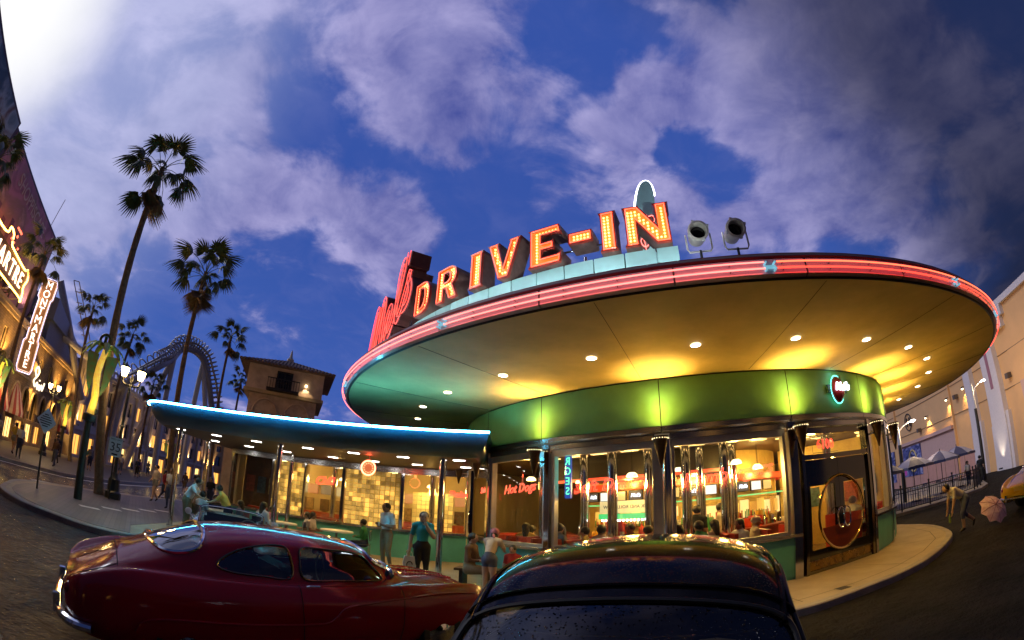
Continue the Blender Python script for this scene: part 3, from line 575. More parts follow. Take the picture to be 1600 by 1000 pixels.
for ch, ac, w in (('D', 219.9, .60), ('R', 225.1, .66), ('I', 229.8, .34), ('V', 233.6, .76), ('E', 238.4, .64), ('-', 242.1, .42), ('I', 244.85, .30), ('N', 248.55, .78)):
    G = GL[ch]; wx = max(p[0] for p in G[0]) - min(p[0] for p in G[0]); mx = (max(p[0] for p in G[0]) + min(p[0] for p in G[0])) / 2; hh = .76
    P = [[((x - mx) * w / wx, y * hh) for x, y in g] for g in G]
    body = fill_me(P, .17, DARKBOX, -.17)
    L = obj('sign_letter', body, SG, pol(RS + .12, ac, 5.79)); L['label'] = 'hyphen block' if ch == '-' else 'boxed neon letter ' + ch
    L.rotation_euler = (Matrix.Rotation(radians(ac) + pi / 2, 3, 'Z') @ Matrix.Rotation(pi / 2, 3, 'X')).to_euler()
    ring = P + [poff(g, .020 if k == 0 else -.020) for k, g in enumerate(P)]
    obj('letter_rim', fill_me(ring, .03, RIM, .03), L)
    obj('letter_face', fill_me([poff(g, .021 if k == 0 else -.021) for k, g in enumerate(P)], .003, FACE, .006), L)
    m = MB()
    for k, g in enumerate(P): m.tube([(x, y, .062) for x, y in poff(g, .033 if k == 0 else -.033)], .0115, 6, True)
    m.build('letter_neon', NEON('letter', (1, .09, .04), 3.6), L)
    m = MB(); inn = [poff(g, .06 if k == 0 else -.06) for k, g in enumerate(P)]; yy = .05
    while yy < hh:
        xx = -w / 2 + .03
        while xx < w / 2:
            if inside((xx, yy), inn[0]) and not any(inside((xx, yy), h) for h in inn[1:]): m.sphere((xx, yy, .022), .019, 8, 5)
            xx += .062
        yy += .062
    if m.v: m.build('letter_bulb_row', BULB, L, kind='stuff')
    if ch == '-': MB().cyl((0, .1, -.17), (0, -.02, -.17), .03).cyl((-.5, .3, -.2), (.5, .3, -.2), .02).build('letter_strut', STEEL, L)
# script name sign: strokes swept as a deep box ribbon with a neon tube on its face
SCRIPT = {'M': [[(-.05, -.25), (.02, .0), (.12, .62), (.22, .98), (.27, .9), (.24, .4), (.25, .02), (.33, .45), (.46, .92), (.51, .85), (.50, .35), (.53, .04), (.62, .10)]],
          'e': [[(.62, .10), (.74, .28), (.80, .46), (.74, .54), (.67, .40), (.68, .14), (.78, .02), (.90, .12)]],
          'l': [[(.90, .12), (1.02, .50), (1.10, .95), (1.05, 1.05), (.99, .85), (.99, .25), (1.05, .03), (1.14, .12)]],
          "'": [[(1.20, 1.08), (1.17, .86)]],
          's': [[(1.14, .10), (1.27, .42), (1.32, .58), (1.29, .50), (1.38, .24), (1.33, .04), (1.20, .05)]]}
def script_sign(parent, wid, hgt, thick, depth, box, neon, tube_r, slope=.0):
    for key, strokes in SCRIPT.items():
        for st in strokes:
            pts = [Vector((x * wid / 1.4, 0, (y + x * slope) * hgt)) for x, y in st]; c = catmull(pts, 5); m = MB(); n = len(c)
            for i, p in enumerate(c):
                d = (c[min(i + 1, n - 1)] - c[max(i - 1, 0)]).normalized(); w = Vector((-d.z, 0, d.x)) * thick / 2
                m.v += [tuple(q) for q in (p + w, p - w, p - w + Vector((0, depth, 0)), p + w + Vector((0, depth, 0)))]
            for i in range(n - 1):
                a, b = 4 * i, 4 * i + 4; m.f += [(a + k, a + (k + 1) % 4, b + (k + 1) % 4, b + k) for k in range(4)]
            m.f += [(0, 1, 2, 3), (4 * n - 4, 4 * n - 3, 4 * n - 2, 4 * n - 1)]; m.mi = [0] * len(m.f)
            L = m.build('script_letter', box, parent); L['label'] = 'boxed script letter ' + key if key != "'" else 'boxed script apostrophe'
            t = MB()
            for s_ in (-.26, .26):
                q = []
                for i, p in enumerate(c):
                    d = (c[min(i + 1, n - 1)] - c[max(i - 1, 0)]).normalized(); q.append(p + Vector((-d.z, 0, d.x)) * thick * s_ * 1.6 + Vector((0, -.035, 0)))
                t.tube(q, tube_r, 6)
            t.build('script_neon', neon, L)
ma = atan2(8.75 - 12.05, -1.85 + 3.95)    # baseline runs from far-left towards the camera side
SM = thing('script_sign', 'slanting red neon script sign on poles at the canopy edge', 'sign', (-4.15, 12.35, 5.45), ma)
BOXRED = pm('script_box_red_brown', (.15, .045, .035), .45, .2, var=.25)
script_sign(SM, 3.25, 1.62, .235, .55, BOXRED, NEON('script_red', (1, .07, .05), 2.6), .0115, .46)
for x in (.5, 1.5, 2.6): MB().cyl((x, .3, -.5), (x, .3, .5 + x * .3), .04, n=8).build('pole', STEEL, SM)
# pylon fin behind the letters, with its own small script
FN = thing('sign_pylon', 'teal curved fin pylon with white neon edge behind the block letters', 'sign', (3.05, 8.75, 5.05), radians(-14)); FN.scale = (.72, 1.0, 1.17)
prof = [(-.42, 0), (-.46, .8), (-.42, 1.7), (-.30, 2.5), (-.12, 3.25), (.10, 3.72), (.33, 3.86), (.50, 3.78), (.56, 3.5), (.52, 3.0), (.50, 2.0), (.52, 1.0), (.52, 0)]
pc = [(p.x, p.y) for p in catmull([(x, y, 0) for x, y in prof], 4)]
MB().prism(pc, -.09, .09, lambda x, y, z: (x, z, y)).build('fin', SIGNTEAL, FN)
MB().tube([(x, 0, y) for x, y in poff(pc, -.03)[2:33]], .045, 8).build('fin_neon', N_WHITE, FN)
m = MB(); m.box(-.2, .3, -.16, -.10, 1.0, 2.6); fp = m.build('script_backing', SIGNTEAL, FN)
ff = MB().cbox((0, 0, 0), (.2, .14, .1)).build('added_fin_light', BLACK, FN, (.15, -1.1, .9)); lamp('SPOT', (0, .05, .08), 120, (.75, .95, 1), ff, .06, 80, .8, (0, .55, 1), 'added_fin_wash')  # added light, brightens the otherwise unlit fin
hold = obj('small_script', MB().cbox((0, 0, 0), (.02, .02, .02)).me(BOXRED), FN, (-.30, -.22, 1.35)); hold.rotation_euler = (0, radians(-62), 0)
for key, strokes in SCRIPT.items():
    for st in strokes:
        t = MB(); c = catmull([Vector((x * 1.15, 0, y * .5)) for x, y in st], 4); t.tube(c, .045, 6); t.tube([p + Vector((0, -.055, 0)) for p in c], .012, 5)
        t.mi = [0] * len(t.f); h = len(t.f) * 1 // 2
        t.mi = [0] * h + [1] * (len(t.f) - h); t.build('small_script_letter', [BOXRED, N_PINK], hold)
m = MB(); m.tube([(.62 + .10 * sin(i * .8), .05, 1.2 + i * .12) for i in range(9)], .11, 8); m.build('rear_script_box', DARKBOX, FN)
# stage lamps on the canopy edge
def stage_lamp(a, lab):
    T = thing('stage_lamp', lab, 'spotlight', pol(10.0, a, 5.10, O2), radians(a), 'stage lamps on the canopy')
    MB().box(-.16, .16, -.42, .42, 0, .035).build('base_plate', BLACK, T)
    MB().cyl((0, 0, .03), (0, 0, .50), .022, n=8).cyl((0, -.26, .30), (0, .26, .30), .016, n=8).build('stem', BLACK, T)
    y = MB(); y.tube([(0, -.20, .80), (0, -.20, .54), (0, -.17, .48), (0, .17, .48), (0, .20, .54), (0, .20, .80)], .016, 6); y.build('yoke', pm('pale_metal', (.62, .60, .58), .4, .3), T)
    R = Matrix.Rotation(radians(-16), 3, 'Y')
    hs = MB(); hs.lathe([(.0, -.30), (.10, -.30), (.16, -.22), (.175, .10), (.205, .12), (.205, .19), (.165, .20), (.155, .12), (.155, .02), (0, .02)], 24); 
    h = hs.build('housing', pm('lamp_body_tan_grey', (.58, .52, .46), .45, .2, var=.1), T, (0, 0, .80)); h.rotation_euler = (0, radians(100), 0); h.scale = (.82, .82, .9)
    MB().lathe([(0, .03), (.15, .03)], 20).build('lens', pm('dark_lens', (.008, .008, .01), .08), h)
    for q in range(4): MB().cbox((.205 * cos(q * pi / 2 + .4), .205 * sin(q * pi / 2 + .4), .16), (.05, .05, .07)).build('clip', pm('pale_metal'), h)
stage_lamp(253.0, 'round stage lamp on the canopy edge, next to the last neon letter'); stage_lamp(256.5, 'round stage lamp on the canopy edge, farther from the neon letters')
# ------------------------------------------------------------------ drive-through wing
WG = thing('drive_in_wing', 'low dark blue boat-shaped canopy wing with cyan neon edge on chrome posts', 'canopy', (0, 0, 0))
def wing_outline(ins):
    x1, y0, y1, xr = -.45 - ins * .5, 10.1 + ins, 16.2, -9.3
    P = [(x1, y0)]; R = 1.55 - ins * .6
    P += [(xr + (x1 - xr) * (1 - t / 10), y0) for t in range(1, 10)]
    cx, cy_ = xr, y0 + R
    P += [(cx - R * sin(radians(t)) * 1.0, cy_ - R * cos(radians(t))) for t in range(0, 91, 10)]
    P += [(cx - R, y1), (x1, y1)]
    return P
rings = [(0.0, 3.62), (-.06, 3.56), (0.0, 3.50), (.10, 3.34), (.28, 3.16), (.52, 3.06), (.60, 3.05)]
m = MB(); n = len(wing_outline(0))
for ins, z in rings: m.v += [(x, y, z) for x, y in wing_outline(ins)]
for r in range(len(rings) - 1): m.f += [(r * n + i, r * n + (i + 1) % n, (r + 1) * n + (i + 1) % n, (r + 1) * n + i) for i in range(n)]
m.f += [tuple(range(n))]; m.mi = [0] * len(m.f)
m.build('canopy_hull', pm('dark_blue_fascia', (.018, .07, .14), .35, var=.15, vs=2, coat=.2), WG, ang=50)
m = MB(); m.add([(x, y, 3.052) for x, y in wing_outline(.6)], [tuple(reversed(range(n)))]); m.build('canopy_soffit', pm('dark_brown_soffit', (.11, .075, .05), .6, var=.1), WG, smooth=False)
nl = wing_outline(-.10)[:-2]; seg = [nl[0:4], nl[3:7], nl[6:]]
for q in seg:
    pts = [(x, y, 3.565) for x, y in q]; a, b = Vector(pts[0]), Vector(pts[-1]); pts[0] = tuple(a + (Vector(pts[1]) - a).normalized() * .03)
    MB().tube(pts, .024, 6).build('neon_tube', N_CYAN, WG)
for x, y in ((-1.55, 11.0), (-5.85, 11.0), (-9.5, 11.2), (-10.15, 13.6), (-6.9, 13.9)):
    m = MB(); m.cyl((x, y, -.02), (x, y, 3.08), .075, n=18).cyl((x, y, -.02), (x, y, .2), .12, n=18); m.build('post', CHROME, WG)
dl_me = MB().box(-.14, .14, -.05, .05, -.012, 0).me(LIT_WHITE, 'soffit_light')
for x in (-9.6, -8.2, -6.8, -5.2, -3.9, -2.6, -1.2):
    for y in (11.3, 13.2):
        obj('soffit_light', dl_me, WG, (x, y, 3.05))
        if y > 12: lamp('SPOT', (x, y, 3.0), 55, (1, .66, .2), WG, .06, 125, .6, name='soffit_beam')
clk = obj('neon_clock', MB().cyl((0, -.05, 0), (0, .05, 0), .17, n=24).me(pm('clock_face', (.3, .05, .02), .4, emit=(1, .25, .08), es=.6)), WG, (-3.55, 11.6, 2.72))
MB().tube([(.185 * cos(t * pi / 14), -.06, .185 * sin(t * pi / 14)) for t in range(28)], .022, 6, True).build('clock_neon', NEON('clock', (1, .2, .1), 7), clk)
for t in range(12): MB().cbox((.12 * cos(t * pi / 6), -.055, .12 * sin(t * pi / 6)), (.03, .01, .03)).build('clock_mark', pm('clock_mark', (.9, .7, .4), .4, emit=(1, .7, .3), es=1), clk)
MB().cyl((0, 0, .16), (0, 0, .34), .012).build('clock_hanger', BLACK, clk)
lamp('POINT', (0, -.05, .26), 5, (1, .08, .03), clk, .05, name='clock_glow')
# wing wall: teal base, chrome posts, glass-block and clear bays
YW = 14.6
MB().box(-9.7, -.6, YW, YW + .2, .12, .98).build('wing_base_wall', TEAL, WG)
MB().box(-9.75, -.6, YW - .07, YW + .25, .98, 1.05).build('wing_sill', STEEL, WG)
MB().box(-9.75, -.6, YW - .04, YW + .22, 2.85, 3.04).build('wing_header', STEEL, WG)
MB().box(-9.75, -.6, 19.0, 19.2, .12, 3.3).build('wing_rear_wall', CREAM, WG); MB().box(-9.75, -9.6, YW + .3, 19, .12, 3.3).build('wing_end_wall', CREAM, WG)
MB().box(-9.75, -.6, YW + .2, 19, 3.2, 3.3).build('wing_roof', CREAM, WG)
for x in (-9.65, -7.95, -6.68, -5.3, -3.3, -2.0, -1.05): MB().box(x - .05, x + .05, YW - .05, YW + .16, 1.05, 2.85).build('wing_mullion', CHROME, WG)
GB = [pm('glass_block%d' % i, (.70, .60, .36), .15, spec=.8, emit=(1, .56, .10), es=e) for i, e in enumerate((.10, .30, .55, 1.0))]  # emission painted in for room light coming through the blocks
def glass_blocks(x0, x1, bulge):
    m = MB(); nx = round((x1 - x0) / .15); nz = 12; dx = (x1 - x0) / nx; dz = 1.78 / nz
    for i in range(nx):
        for k in range(nz):
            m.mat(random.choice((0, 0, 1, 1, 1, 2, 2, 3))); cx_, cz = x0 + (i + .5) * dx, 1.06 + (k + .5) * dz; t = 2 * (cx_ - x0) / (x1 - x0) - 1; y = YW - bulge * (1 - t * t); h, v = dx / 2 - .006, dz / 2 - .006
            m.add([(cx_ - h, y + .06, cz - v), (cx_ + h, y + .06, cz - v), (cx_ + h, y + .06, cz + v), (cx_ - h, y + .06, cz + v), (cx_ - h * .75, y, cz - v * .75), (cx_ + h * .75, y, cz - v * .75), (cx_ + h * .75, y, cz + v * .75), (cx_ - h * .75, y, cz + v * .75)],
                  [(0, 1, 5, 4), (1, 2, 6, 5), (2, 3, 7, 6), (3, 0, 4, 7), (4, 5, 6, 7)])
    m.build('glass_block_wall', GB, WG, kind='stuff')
    MB().box(x0, x1, YW + .065, YW + .10, 1.06, 2.84).build('glass_block_mortar', pm('block_mortar', (.45, .38, .24), .7), WG)
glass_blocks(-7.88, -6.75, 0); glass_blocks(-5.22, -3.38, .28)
for x0, x1 in ((-9.6, -8.0), (-6.62, -5.36), (-3.24, -2.06), (-1.95, -1.1)): MB().box(x0, x1, YW + .05, YW + .06, 1.06, 2.84).build('wing_pane', GLASS, WG)
m = MB()
for i in range(9):
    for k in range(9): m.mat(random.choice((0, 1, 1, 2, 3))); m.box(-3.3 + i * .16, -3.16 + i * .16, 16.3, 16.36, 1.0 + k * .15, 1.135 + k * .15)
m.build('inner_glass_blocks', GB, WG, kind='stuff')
text_on('window_neon', 'Chili', .36, N_RED, WG, (-6.0, YW, 2.35), -pi / 2, outline=.010, shear=.35, tilt=radians(5), res=2)
text_on('window_neon', 'Shakes', .24, N_RED, WG, (-1.52, YW, 2.3), -pi / 2, outline=.009, shear=.35, res=2)
for x, y in ((-8.6, 16.6), (-6, 16.4), (-4.2, 17), (-2.6, 15.8), (-1.3, 16.5)):
    p = obj('pendant_lamp', pm_me, WG, (x, y, 2.6)); obj('cord', cord_me, p); lamp('POINT', (0, 0, -.2), 85, (1, .60, .14), p, .12, name='pendant_light')

m = MB(); m.box(-9.5, -.8, 18.2, 18.6, .12, 1.15); m.build('service_counter', pm('counter_front'), WG)
for i in range(12):
    MB().box(-9.3 + i * .72, -8.75 + i * .72, 18.9, 18.98, 1.9, 2.3).build('menu_board', pm('wing_board%d' % (i % 3), (.1, .08, .05), .4, emit=((1, .7, .3), (.9, .3, .1), (.2, .15, .1))[i % 3], es=.7), WG)
    MB().box(-9.3 + i * .72, -8.9 + i * .72, 18.9, 18.97, 1.2, 1.7).build('shelf_unit', pm('wing_shelf%d' % (i % 2), ((.12, .07, .03), (.30, .2, .1))[i % 2], .4, var=.4, vs=14), WG)
for x in (-8.9, -6.0, -4.3, -2.5, -1.3): MB().cyl((x, 15.6, .12), (x, 15.6, 3.2), .10, n=16).build('chrome_column', CHROME, WG)
MB().box(-9.55, -8.05, 15.3, 15.4, .13, 3.15).build('wood_partition', pm('dark_wood_panel', (.10, .045, .018), .4, var=.3, vs=5), WG)
for i in range(3): MB().box(-9.4 + i * .48, -9.06 + i * .48, 15.26, 15.295, 1.6, 2.2).build('framed_picture', pm('picture%d' % i), WG)
for x in (-8.6, -5.9, -2.7): MB().box(x - .5, x + .5, 15.0, 15.4, .13, 1.1).build('bench', RED, WG)
sd_ = MB().box(-.98, -.9, 12.4, 13.4, .12, 2.9).build('side_door', DPAN, WG)
MB().tube([(-1.02, 12.9 + .22 * cos(t * pi / 12), 1.5 + .3 * sin(t * pi / 12)) for t in range(24)], .022, 6, True).build('porthole_ring', CHROME, sd_)
# ------------------------------------------------------------------ cars: lofted shells with real window openings
class Loft:
    def __init__(s, st):
        s.x = [a for a, _ in st]; s.sec = [[(y, z) for y, z in p] + [(-y, z) for y, z in reversed(p[:-1])] for _, p in st]; s.nv = len(s.sec[0]) - 1
    @staticmethod
    def cr(a, b, c, d, t): return .5 * (2 * b + (c - a) * t + (2 * a - 5 * b + 4 * c - d) * t * t + (3 * b - a - 3 * c + d) * t ** 3)
    def at(s, x, v, off=0.0):
        if off:
            p = s.at(x, v); e = .02; du = s.at(min(x + e, s.x[-1]), v) - s.at(max(x - e, s.x[0]), v); dv = s.at(x, min(v + .1, s.nv)) - s.at(x, max(v - .1, 0))
            n = dv.cross(du); n = n.normalized() if n.length > 1e-9 else Vector((0, 0, 1))
            return p + (n if n.dot(p - Vector((p.x, 0, .6))) > 0 else -n) * off
        i = max(0, min(len(s.x) - 2, sum(1 for q in s.x if q <= x) - 1)); j = max(0, min(s.nv - 1, int(v))); tv = v - j
        n = len(s.x); ii = [max(0, i - 1), i, i + 1, min(n - 1, i + 2)]; jj = [max(0, j - 1), j, j + 1, min(s.nv, j + 2)]
        P = []
        for k in ii:
            r = s.sec[k]; P.append([s.cr(*[r[q][c] for q in jj], tv) for c in (0, 1)])
        xs = [s.x[k] for k in ii]; h = xs[2] - xs[1]; t = (x - xs[1]) / h; out = []
        for c in (0, 1):   # hermite with non-uniform tangents
            m1 = (P[2][c] - P[0][c]) / max(xs[2] - xs[0], 1e-6) * h; m2 = (P[3][c] - P[1][c]) / max(xs[3] - xs[1], 1e-6) * h
            t2, t3 = t * t, t ** 3; out.append((2 * t3 - 3 * t2 + 1) * P[1][c] + (t3 - 2 * t2 + t) * m1 + (-2 * t3 + 3 * t2) * P[2][c] + (t3 - t2) * m2)
        return Vector((x, out[0], out[1]))
    def shell(s, nx, kv, holes, mat, name, parent):
        m = MB(); xs = []; 
        for i in range(nx + 1): xs.append(s.x[0] + (s.x[-1] - s.x[0]) * (i / nx))
        vs = [s.nv * k / (s.nv * kv) for k in range(s.nv * kv + 1)]; L = len(vs)
        m.v = [tuple(s.at(x, v)) for x in xs for v in vs]
        for i in range(nx):
            for k in range(L - 1):
                cx_, cv = (xs[i] + xs[i + 1]) / 2, (vs[k] + vs[k + 1]) / 2
                if any(inside((cx_, cv), h) for h in holes): continue
                m.f.append((i * L + k, i * L + k + 1, (i + 1) * L + k + 1, (i + 1) * L + k))
        m.f.append(tuple(range(L))); m.f.append(tuple(nx * L + k for k in reversed(range(L)))); m.mi = [0] * len(m.f)
        return m.build(name, mat, parent, ang=50)
    def line(s, pts, r, name, mat, parent, off=.004, k=6, closed=False, n=6):
        c = catmull([(x, v, 0) for x, v in pts], k, closed)
        return MB().tube([s.at(p.x, p.y, off) for p in c], r, n, closed).build(name, mat, parent)
    def pane(s, poly, mat, parent, frame=None, fr=.014, off=-.008, name='window', k=5, rings=4):
        c = [(p.x, p.y) for p in catmull([(x, v, 0) for x, v in poly], k, True)]; n = len(c); cx_ = sum(p[0] for p in c) / n; cv = sum(p[1] for p in c) / n; m = MB()
        m.v = [tuple(s.at(cx_, cv, off))]
        for r in range(1, rings + 1):
            q = r / rings; m.v += [tuple(s.at(cx_ + (x - cx_) * q, cv + (v - cv) * q, off)) for x, v in c]
        m.f = [(0, 1 + i, 1 + (i + 1) % n) for i in range(n)]
        for r in range(rings - 1): m.f += [(1 + r * n + i, 1 + r * n + (i + 1) % n, 1 + (r + 1) * n + (i + 1) % n, 1 + (r + 1) * n + i) for i in range(n)]
        m.mi = [0] * len(m.f); w = m.build(name, mat, parent)
        if frame: MB().tube([s.at(x, v, .004) for x, v in c], fr, 6, True).build('window_frame', frame, w)
        return w
    @staticmethod
    def shrink(poly, k=5):
        c = [(p.x, p.y) for p in catmull([(x, v, 0) for x, v in poly], k, True)]; n = len(c); cx_ = sum(p[0] for p in c) / n; cv = sum(p[1] for p in c) / n
        return [(cx_ + (x - cx_) * .985, cv + (v - cv) * .985) for x, v in c]
def mirror_v(poly, nv): return [(x, nv - v) for x, v in poly]
TYRE = pm('tyre_rubber', (.012, .012, .012), .7, bump=.1); WHITEWALL = pm('whitewall', (.5, .5, .47), .6)
def wheel(parent, x, y, r=.34):
    s_ = 1 if y > 0 else -1
    w = MB(); w.lathe([(r * .62, -.09), (r * .9, -.10), (r, -.06), (r, .06), (r * .9, .10), (r * .62, .09)], 28); o = w.build('wheel', TYRE, parent, (x, y, r)); o.rotation_euler = (pi / 2, 0, 0)
    h = MB(); h.lathe([(0, .125), (r * .2, .12), (r * .35, .09), (r * .62, .085)], 28) if s_ < 0 else h.lathe([(0, -.125), (r * .2, -.12), (r * .35, -.09), (r * .62, -.085)], 28)
    h.build('hubcap', CHROME, o)
def stations(rows, side):
    """rows: x, width scale, sill z, shoulder z, then five (y,z) upper points"""
    out = []
    for x, w, zs, zb, up in rows:
        lo = [(.55 * w, zs + .04), (.84 * w, zs), (.94 * w, zs + .22 * (zb - zs)), (.965 * w, zs + .50 * (zb - zs)), (.935 * w, zs + .80 * (zb - zs)), (.845 * w, zb)]
        out.append((x, lo + up))
    return out
def seats(parent, mat, z=.45, xs=(-.75, .25)):
    for x in xs:
        m = MB(); m.box(x - .28, x + .28, -.62, .62, z - .12, z + .02).cbox((x - .30, 0, z + .28), (.16, 1.24, .55), 0, Matrix.Rotation(radians(-12), 3, 'Y')); m.build('seat', mat, parent)
def paint(name, c, rough=.22):
    return pm(name, c, rough, .0, var=.08, vs=2, coat=1.0, rv=.04, bump=.02, bs=380)
def wet_paint(name, c, spec=.5):
    """gloss paint under rain drops"""
    if name in MATS: return MATS[name]
    m = pm(name, c, .10, 0, spec=spec); nt = m.node_tree; N, K = nt.nodes, nt.links; b = N['Principled BSDF']
    tc = N.new('ShaderNodeTexCoord'); v = N.new('ShaderNodeTexVoronoi'); v.inputs['Scale'].default_value = 95; K.new(tc.outputs['Object'], v.inputs['Vector'])
    r = N.new('ShaderNodeMapRange'); K.new(v.outputs[0], r.inputs[0]); r.inputs[1].default_value = .0; r.inputs[2].default_value = .32; r.inputs[3].default_value = 1; r.inputs[4].default_value = 0
    nz = N.new('ShaderNodeTexNoise'); nz.inputs['Scale'].default_value = 26; K.new(tc.outputs['Object'], nz.inputs['Vector'])
    mu = N.new('ShaderNodeMath'); mu.operation = 'MULTIPLY'; K.new(r.outputs[0], mu.inputs[0]); K.new(nz.outputs[0], mu.inputs[1])
    bp = N.new('ShaderNodeBump'); bp.inputs['Strength'].default_value = .5; bp.inputs['Distance'].default_value = .004; K.new(mu.outputs[0], bp.inputs['Height'])
    K.new(bp.outputs[0], b.inputs['Normal']); return m
MER = [(-2.62, .74, .42, .72, [(.46, .70), (.38, .70), (.27, .71), (.14, .715), (0, .72)]),
       (-2.52, .90, .33, .80, [(.60, .74), (.48, .755), (.35, .765), (.18, .775), (0, .78)]),
       (-2.30, .97, .27, .885, [(.66, .82), (.52, .85), (.37, .87), (.19, .885), (0, .89)]),
       (-2.10, .99, .25, .94, [(.67, .88), (.54, .94), (.38, .975), (.2, .995), (0, 1.0)]),
       (-1.87, .995, .24, .965, [(.69, .925), (.58, 1.0), (.42, 1.055), (.22, 1.085), (0, 1.095)]),
       (-1.50, .995, .23, .965, [(.735, .955), (.65, 1.07), (.515, 1.175), (.30, 1.235), (0, 1.255)]),
       (-1.08, .995, .22, .955, [(.765, .965), (.69, 1.13), (.575, 1.275), (.35, 1.355), (0, 1.385)]),
       (-.55, .995, .22, .945, [(.775, .96), (.705, 1.155), (.60, 1.325), (.37, 1.41), (0, 1.44)]),
       (.05, .995, .22, .935, [(.775, .955), (.705, 1.15), (.60, 1.32), (.37, 1.405), (0, 1.435)]),
       (.60, .995, .22, .93, [(.77, .95), (.695, 1.12), (.59, 1.275), (.36, 1.355), (0, 1.385)]),
       (.95, .995, .23, .93, [(.755, .945), (.67, 1.055), (.56, 1.155), (.34, 1.215), (0, 1.24)]),
       (1.25, .995, .24, .93, [(.70, .935), (.60, .99), (.48, 1.03), (.27, 1.06), (0, 1.07)]),
       (1.60, .99, .25, .925, [(.66, .885), (.55, .945), (.42, .985), (.23, 1.01), (0, 1.02)]),
       (2.00, .98, .27, .91, [(.64, .855), (.53, .905), (.40, .945), (.21, .97), (0, .98)]),
       (2.35, .94, .31, .86, [(.60, .80), (.49, .835), (.36, .865), (.19, .885), (0, .89)]),
       (2.55, .84, .38, .76, [(.50, .73), (.40, .745), (.29, .755), (.15, .765), (0, .77)]),
       (2.62, .70, .45, .66, [(.40, .66), (.32, .66), (.22, .665), (.12, .665), (0, .665)])]
def mercury(name, lab, body, loc, az, with_roof=True, group=None, louvers=True):
    rows = MER
    if not with_roof:
        rows = []
        for x, w, zs, zb, up in MER:
            if -1.2 < x < .9: up = [(.74, .93), (.69, .88), (.66, .60), (.40, .45), (0, .45)]
            elif x in (-1.50, .95): up = [(.73, .935), (.62, .95), (.48, .955), (.25, .96), (0, .96)]
            elif x in (-1.87, 1.25): up = [(.69, .925), (.58, .95), (.42, .965), (.22, .975), (0, .98)]
            rows.append((x, w, zs, zb, up))
    T = thing(name, lab, 'car', (loc[0], loc[1], 0), radians(90 - az), group); L = Loft(stations(rows, 0)); nv = L.nv
    if with_roof:
        door = [(-.17, 6.30), (.25, 6.28), (.68, 6.30), (.83, 6.5), (.72, 7.3), (.57, 7.86), (.20, 7.92), (-.15, 7.88), (-.21, 7.2)]
        quar = [(-.34, 6.32), (-.65, 6.34), (-.97, 6.42), (-1.12, 6.75), (-.95, 7.4), (-.66, 7.80), (-.38, 7.86), (-.31, 7.2)]
        rear = [(-1.76, 10), (-1.74, 11.0), (-1.66, 12.1), (-1.5, 12.5), (-1.30, 12.3), (-1.2, 11.3), (-1.17, 10), (-1.2, 8.7), (-1.30, 7.7), (-1.5, 7.5), (-1.66, 7.9), (-1.74, 9.0)]
        ws = [(1.12, 10), (1.10, 11.2), (1.02, 12.35), (.86, 12.5), (.73, 12.2), (.70, 11), (.69, 10), (.70, 9), (.73, 7.8), (.86, 7.5), (1.02, 7.65), (1.10, 8.8)]
        H = [door, quar, mirror_v(door, nv), mirror_v(quar, nv), rear, ws]
    else: H = []
    L.shell(170, 5, [Loft.shrink(h) for h in H], body, 'body', T)
    CG = glass_mat('car_glass', (.42, .44, .42), 1.6)
    for k, h in enumerate(H): L.pane(h, CG if k != 4 else glass_mat('rear_glass', (.40, .42, .44), 2.4), T, CHROME if k >= 4 else pm('dark_chrome_trim', (.20, .17, .12), .25, 1.0), .022 if k >= 4 else .011, name='rear_window' if k == 4 else 'windscreen' if k == 5 else 'side_window')
    seam = pm('panel_gap', (.004, .002, .002), .9)
    for side in (0, 1):
        f = (lambda p: mirror_v(p, nv)) if side else (lambda p: p)
        for pts in ([(-.26, 5.8), (-.27, 4.5), (-.27, 3.2), (-.25, 1.6)], [(.98, 5.9), (1.02, 4.5), (1.0, 3.2), (.98, 1.6)], [(1.28, 6.4), (1.15, 5.8), (1.02, 5.4)]):
            L.line(f(pts), .004, 'door_seam', seam, T, .001)
        # swept body crease with its dip behind the door
        L.line(f([(-1.95, 2.2), (-1.85, 2.75), (-1.5, 2.95), (-.9, 2.98), (-.3, 3.0), (.0, 3.05), (.12, 3.35), (.25, 3.75), (.6, 3.95), (1.1, 4.1), (1.7, 4.15), (2.2, 4.0)]), .012, 'body_crease', body, T, .003, n=8)
        y = -.9 if side else .9
        hp = L.at(-.12, (nv - 5.0) if side else 5.0, .012); MB().tube([hp + Vector((-.07, 0, 0)), hp + Vector((-.05, (.02 if not side else -.02), .01)), hp + Vector((.07, (.02 if not side else -.02), .01)), hp + Vector((.09, 0, 0))], .010, 6).build('door_handle', CHROME, T)
        for x in (-1.45, 1.62): wheel(T, x, y * .93)
        m = MB(); m.sphere((0, 0, 0), .07, 14, 10, (1.5, 1, 1)); m.build('tail_lamp', pm('ruby_lens', (.22, .01, .01), .12, coat=.5), T, (-2.53, y * .80, .66))
        m = MB(); m.sphere((0, 0, 0), .09, 14, 10, (.7, 1, 1)); m.build('headlight', pm('headlamp_glass', (.6, .6, .58), .08, .3), T, (2.46, y * .78, .66))
    L.line([(-2.10, 6.6), (-2.10, 8), (-2.10, 10), (-2.10, 12), (-2.10, 13.4)], .0045, 'trunk_seam', seam, T, .001); L.line([(-2.5, 10.05), (-2.2, 10.02), (-2.11, 10)], .004, 'trunk_split', seam, T, .001)
    L.line([(-2.11, 6.75), (-2.2, 6.7), (-2.5, 6.7)], .0045, 'trunk_seam', seam, T, .001); L.line([(-2.11, 13.25), (-2.2, 13.3), (-2.5, 13.3)], .0045, 'trunk_seam', seam, T, .001)
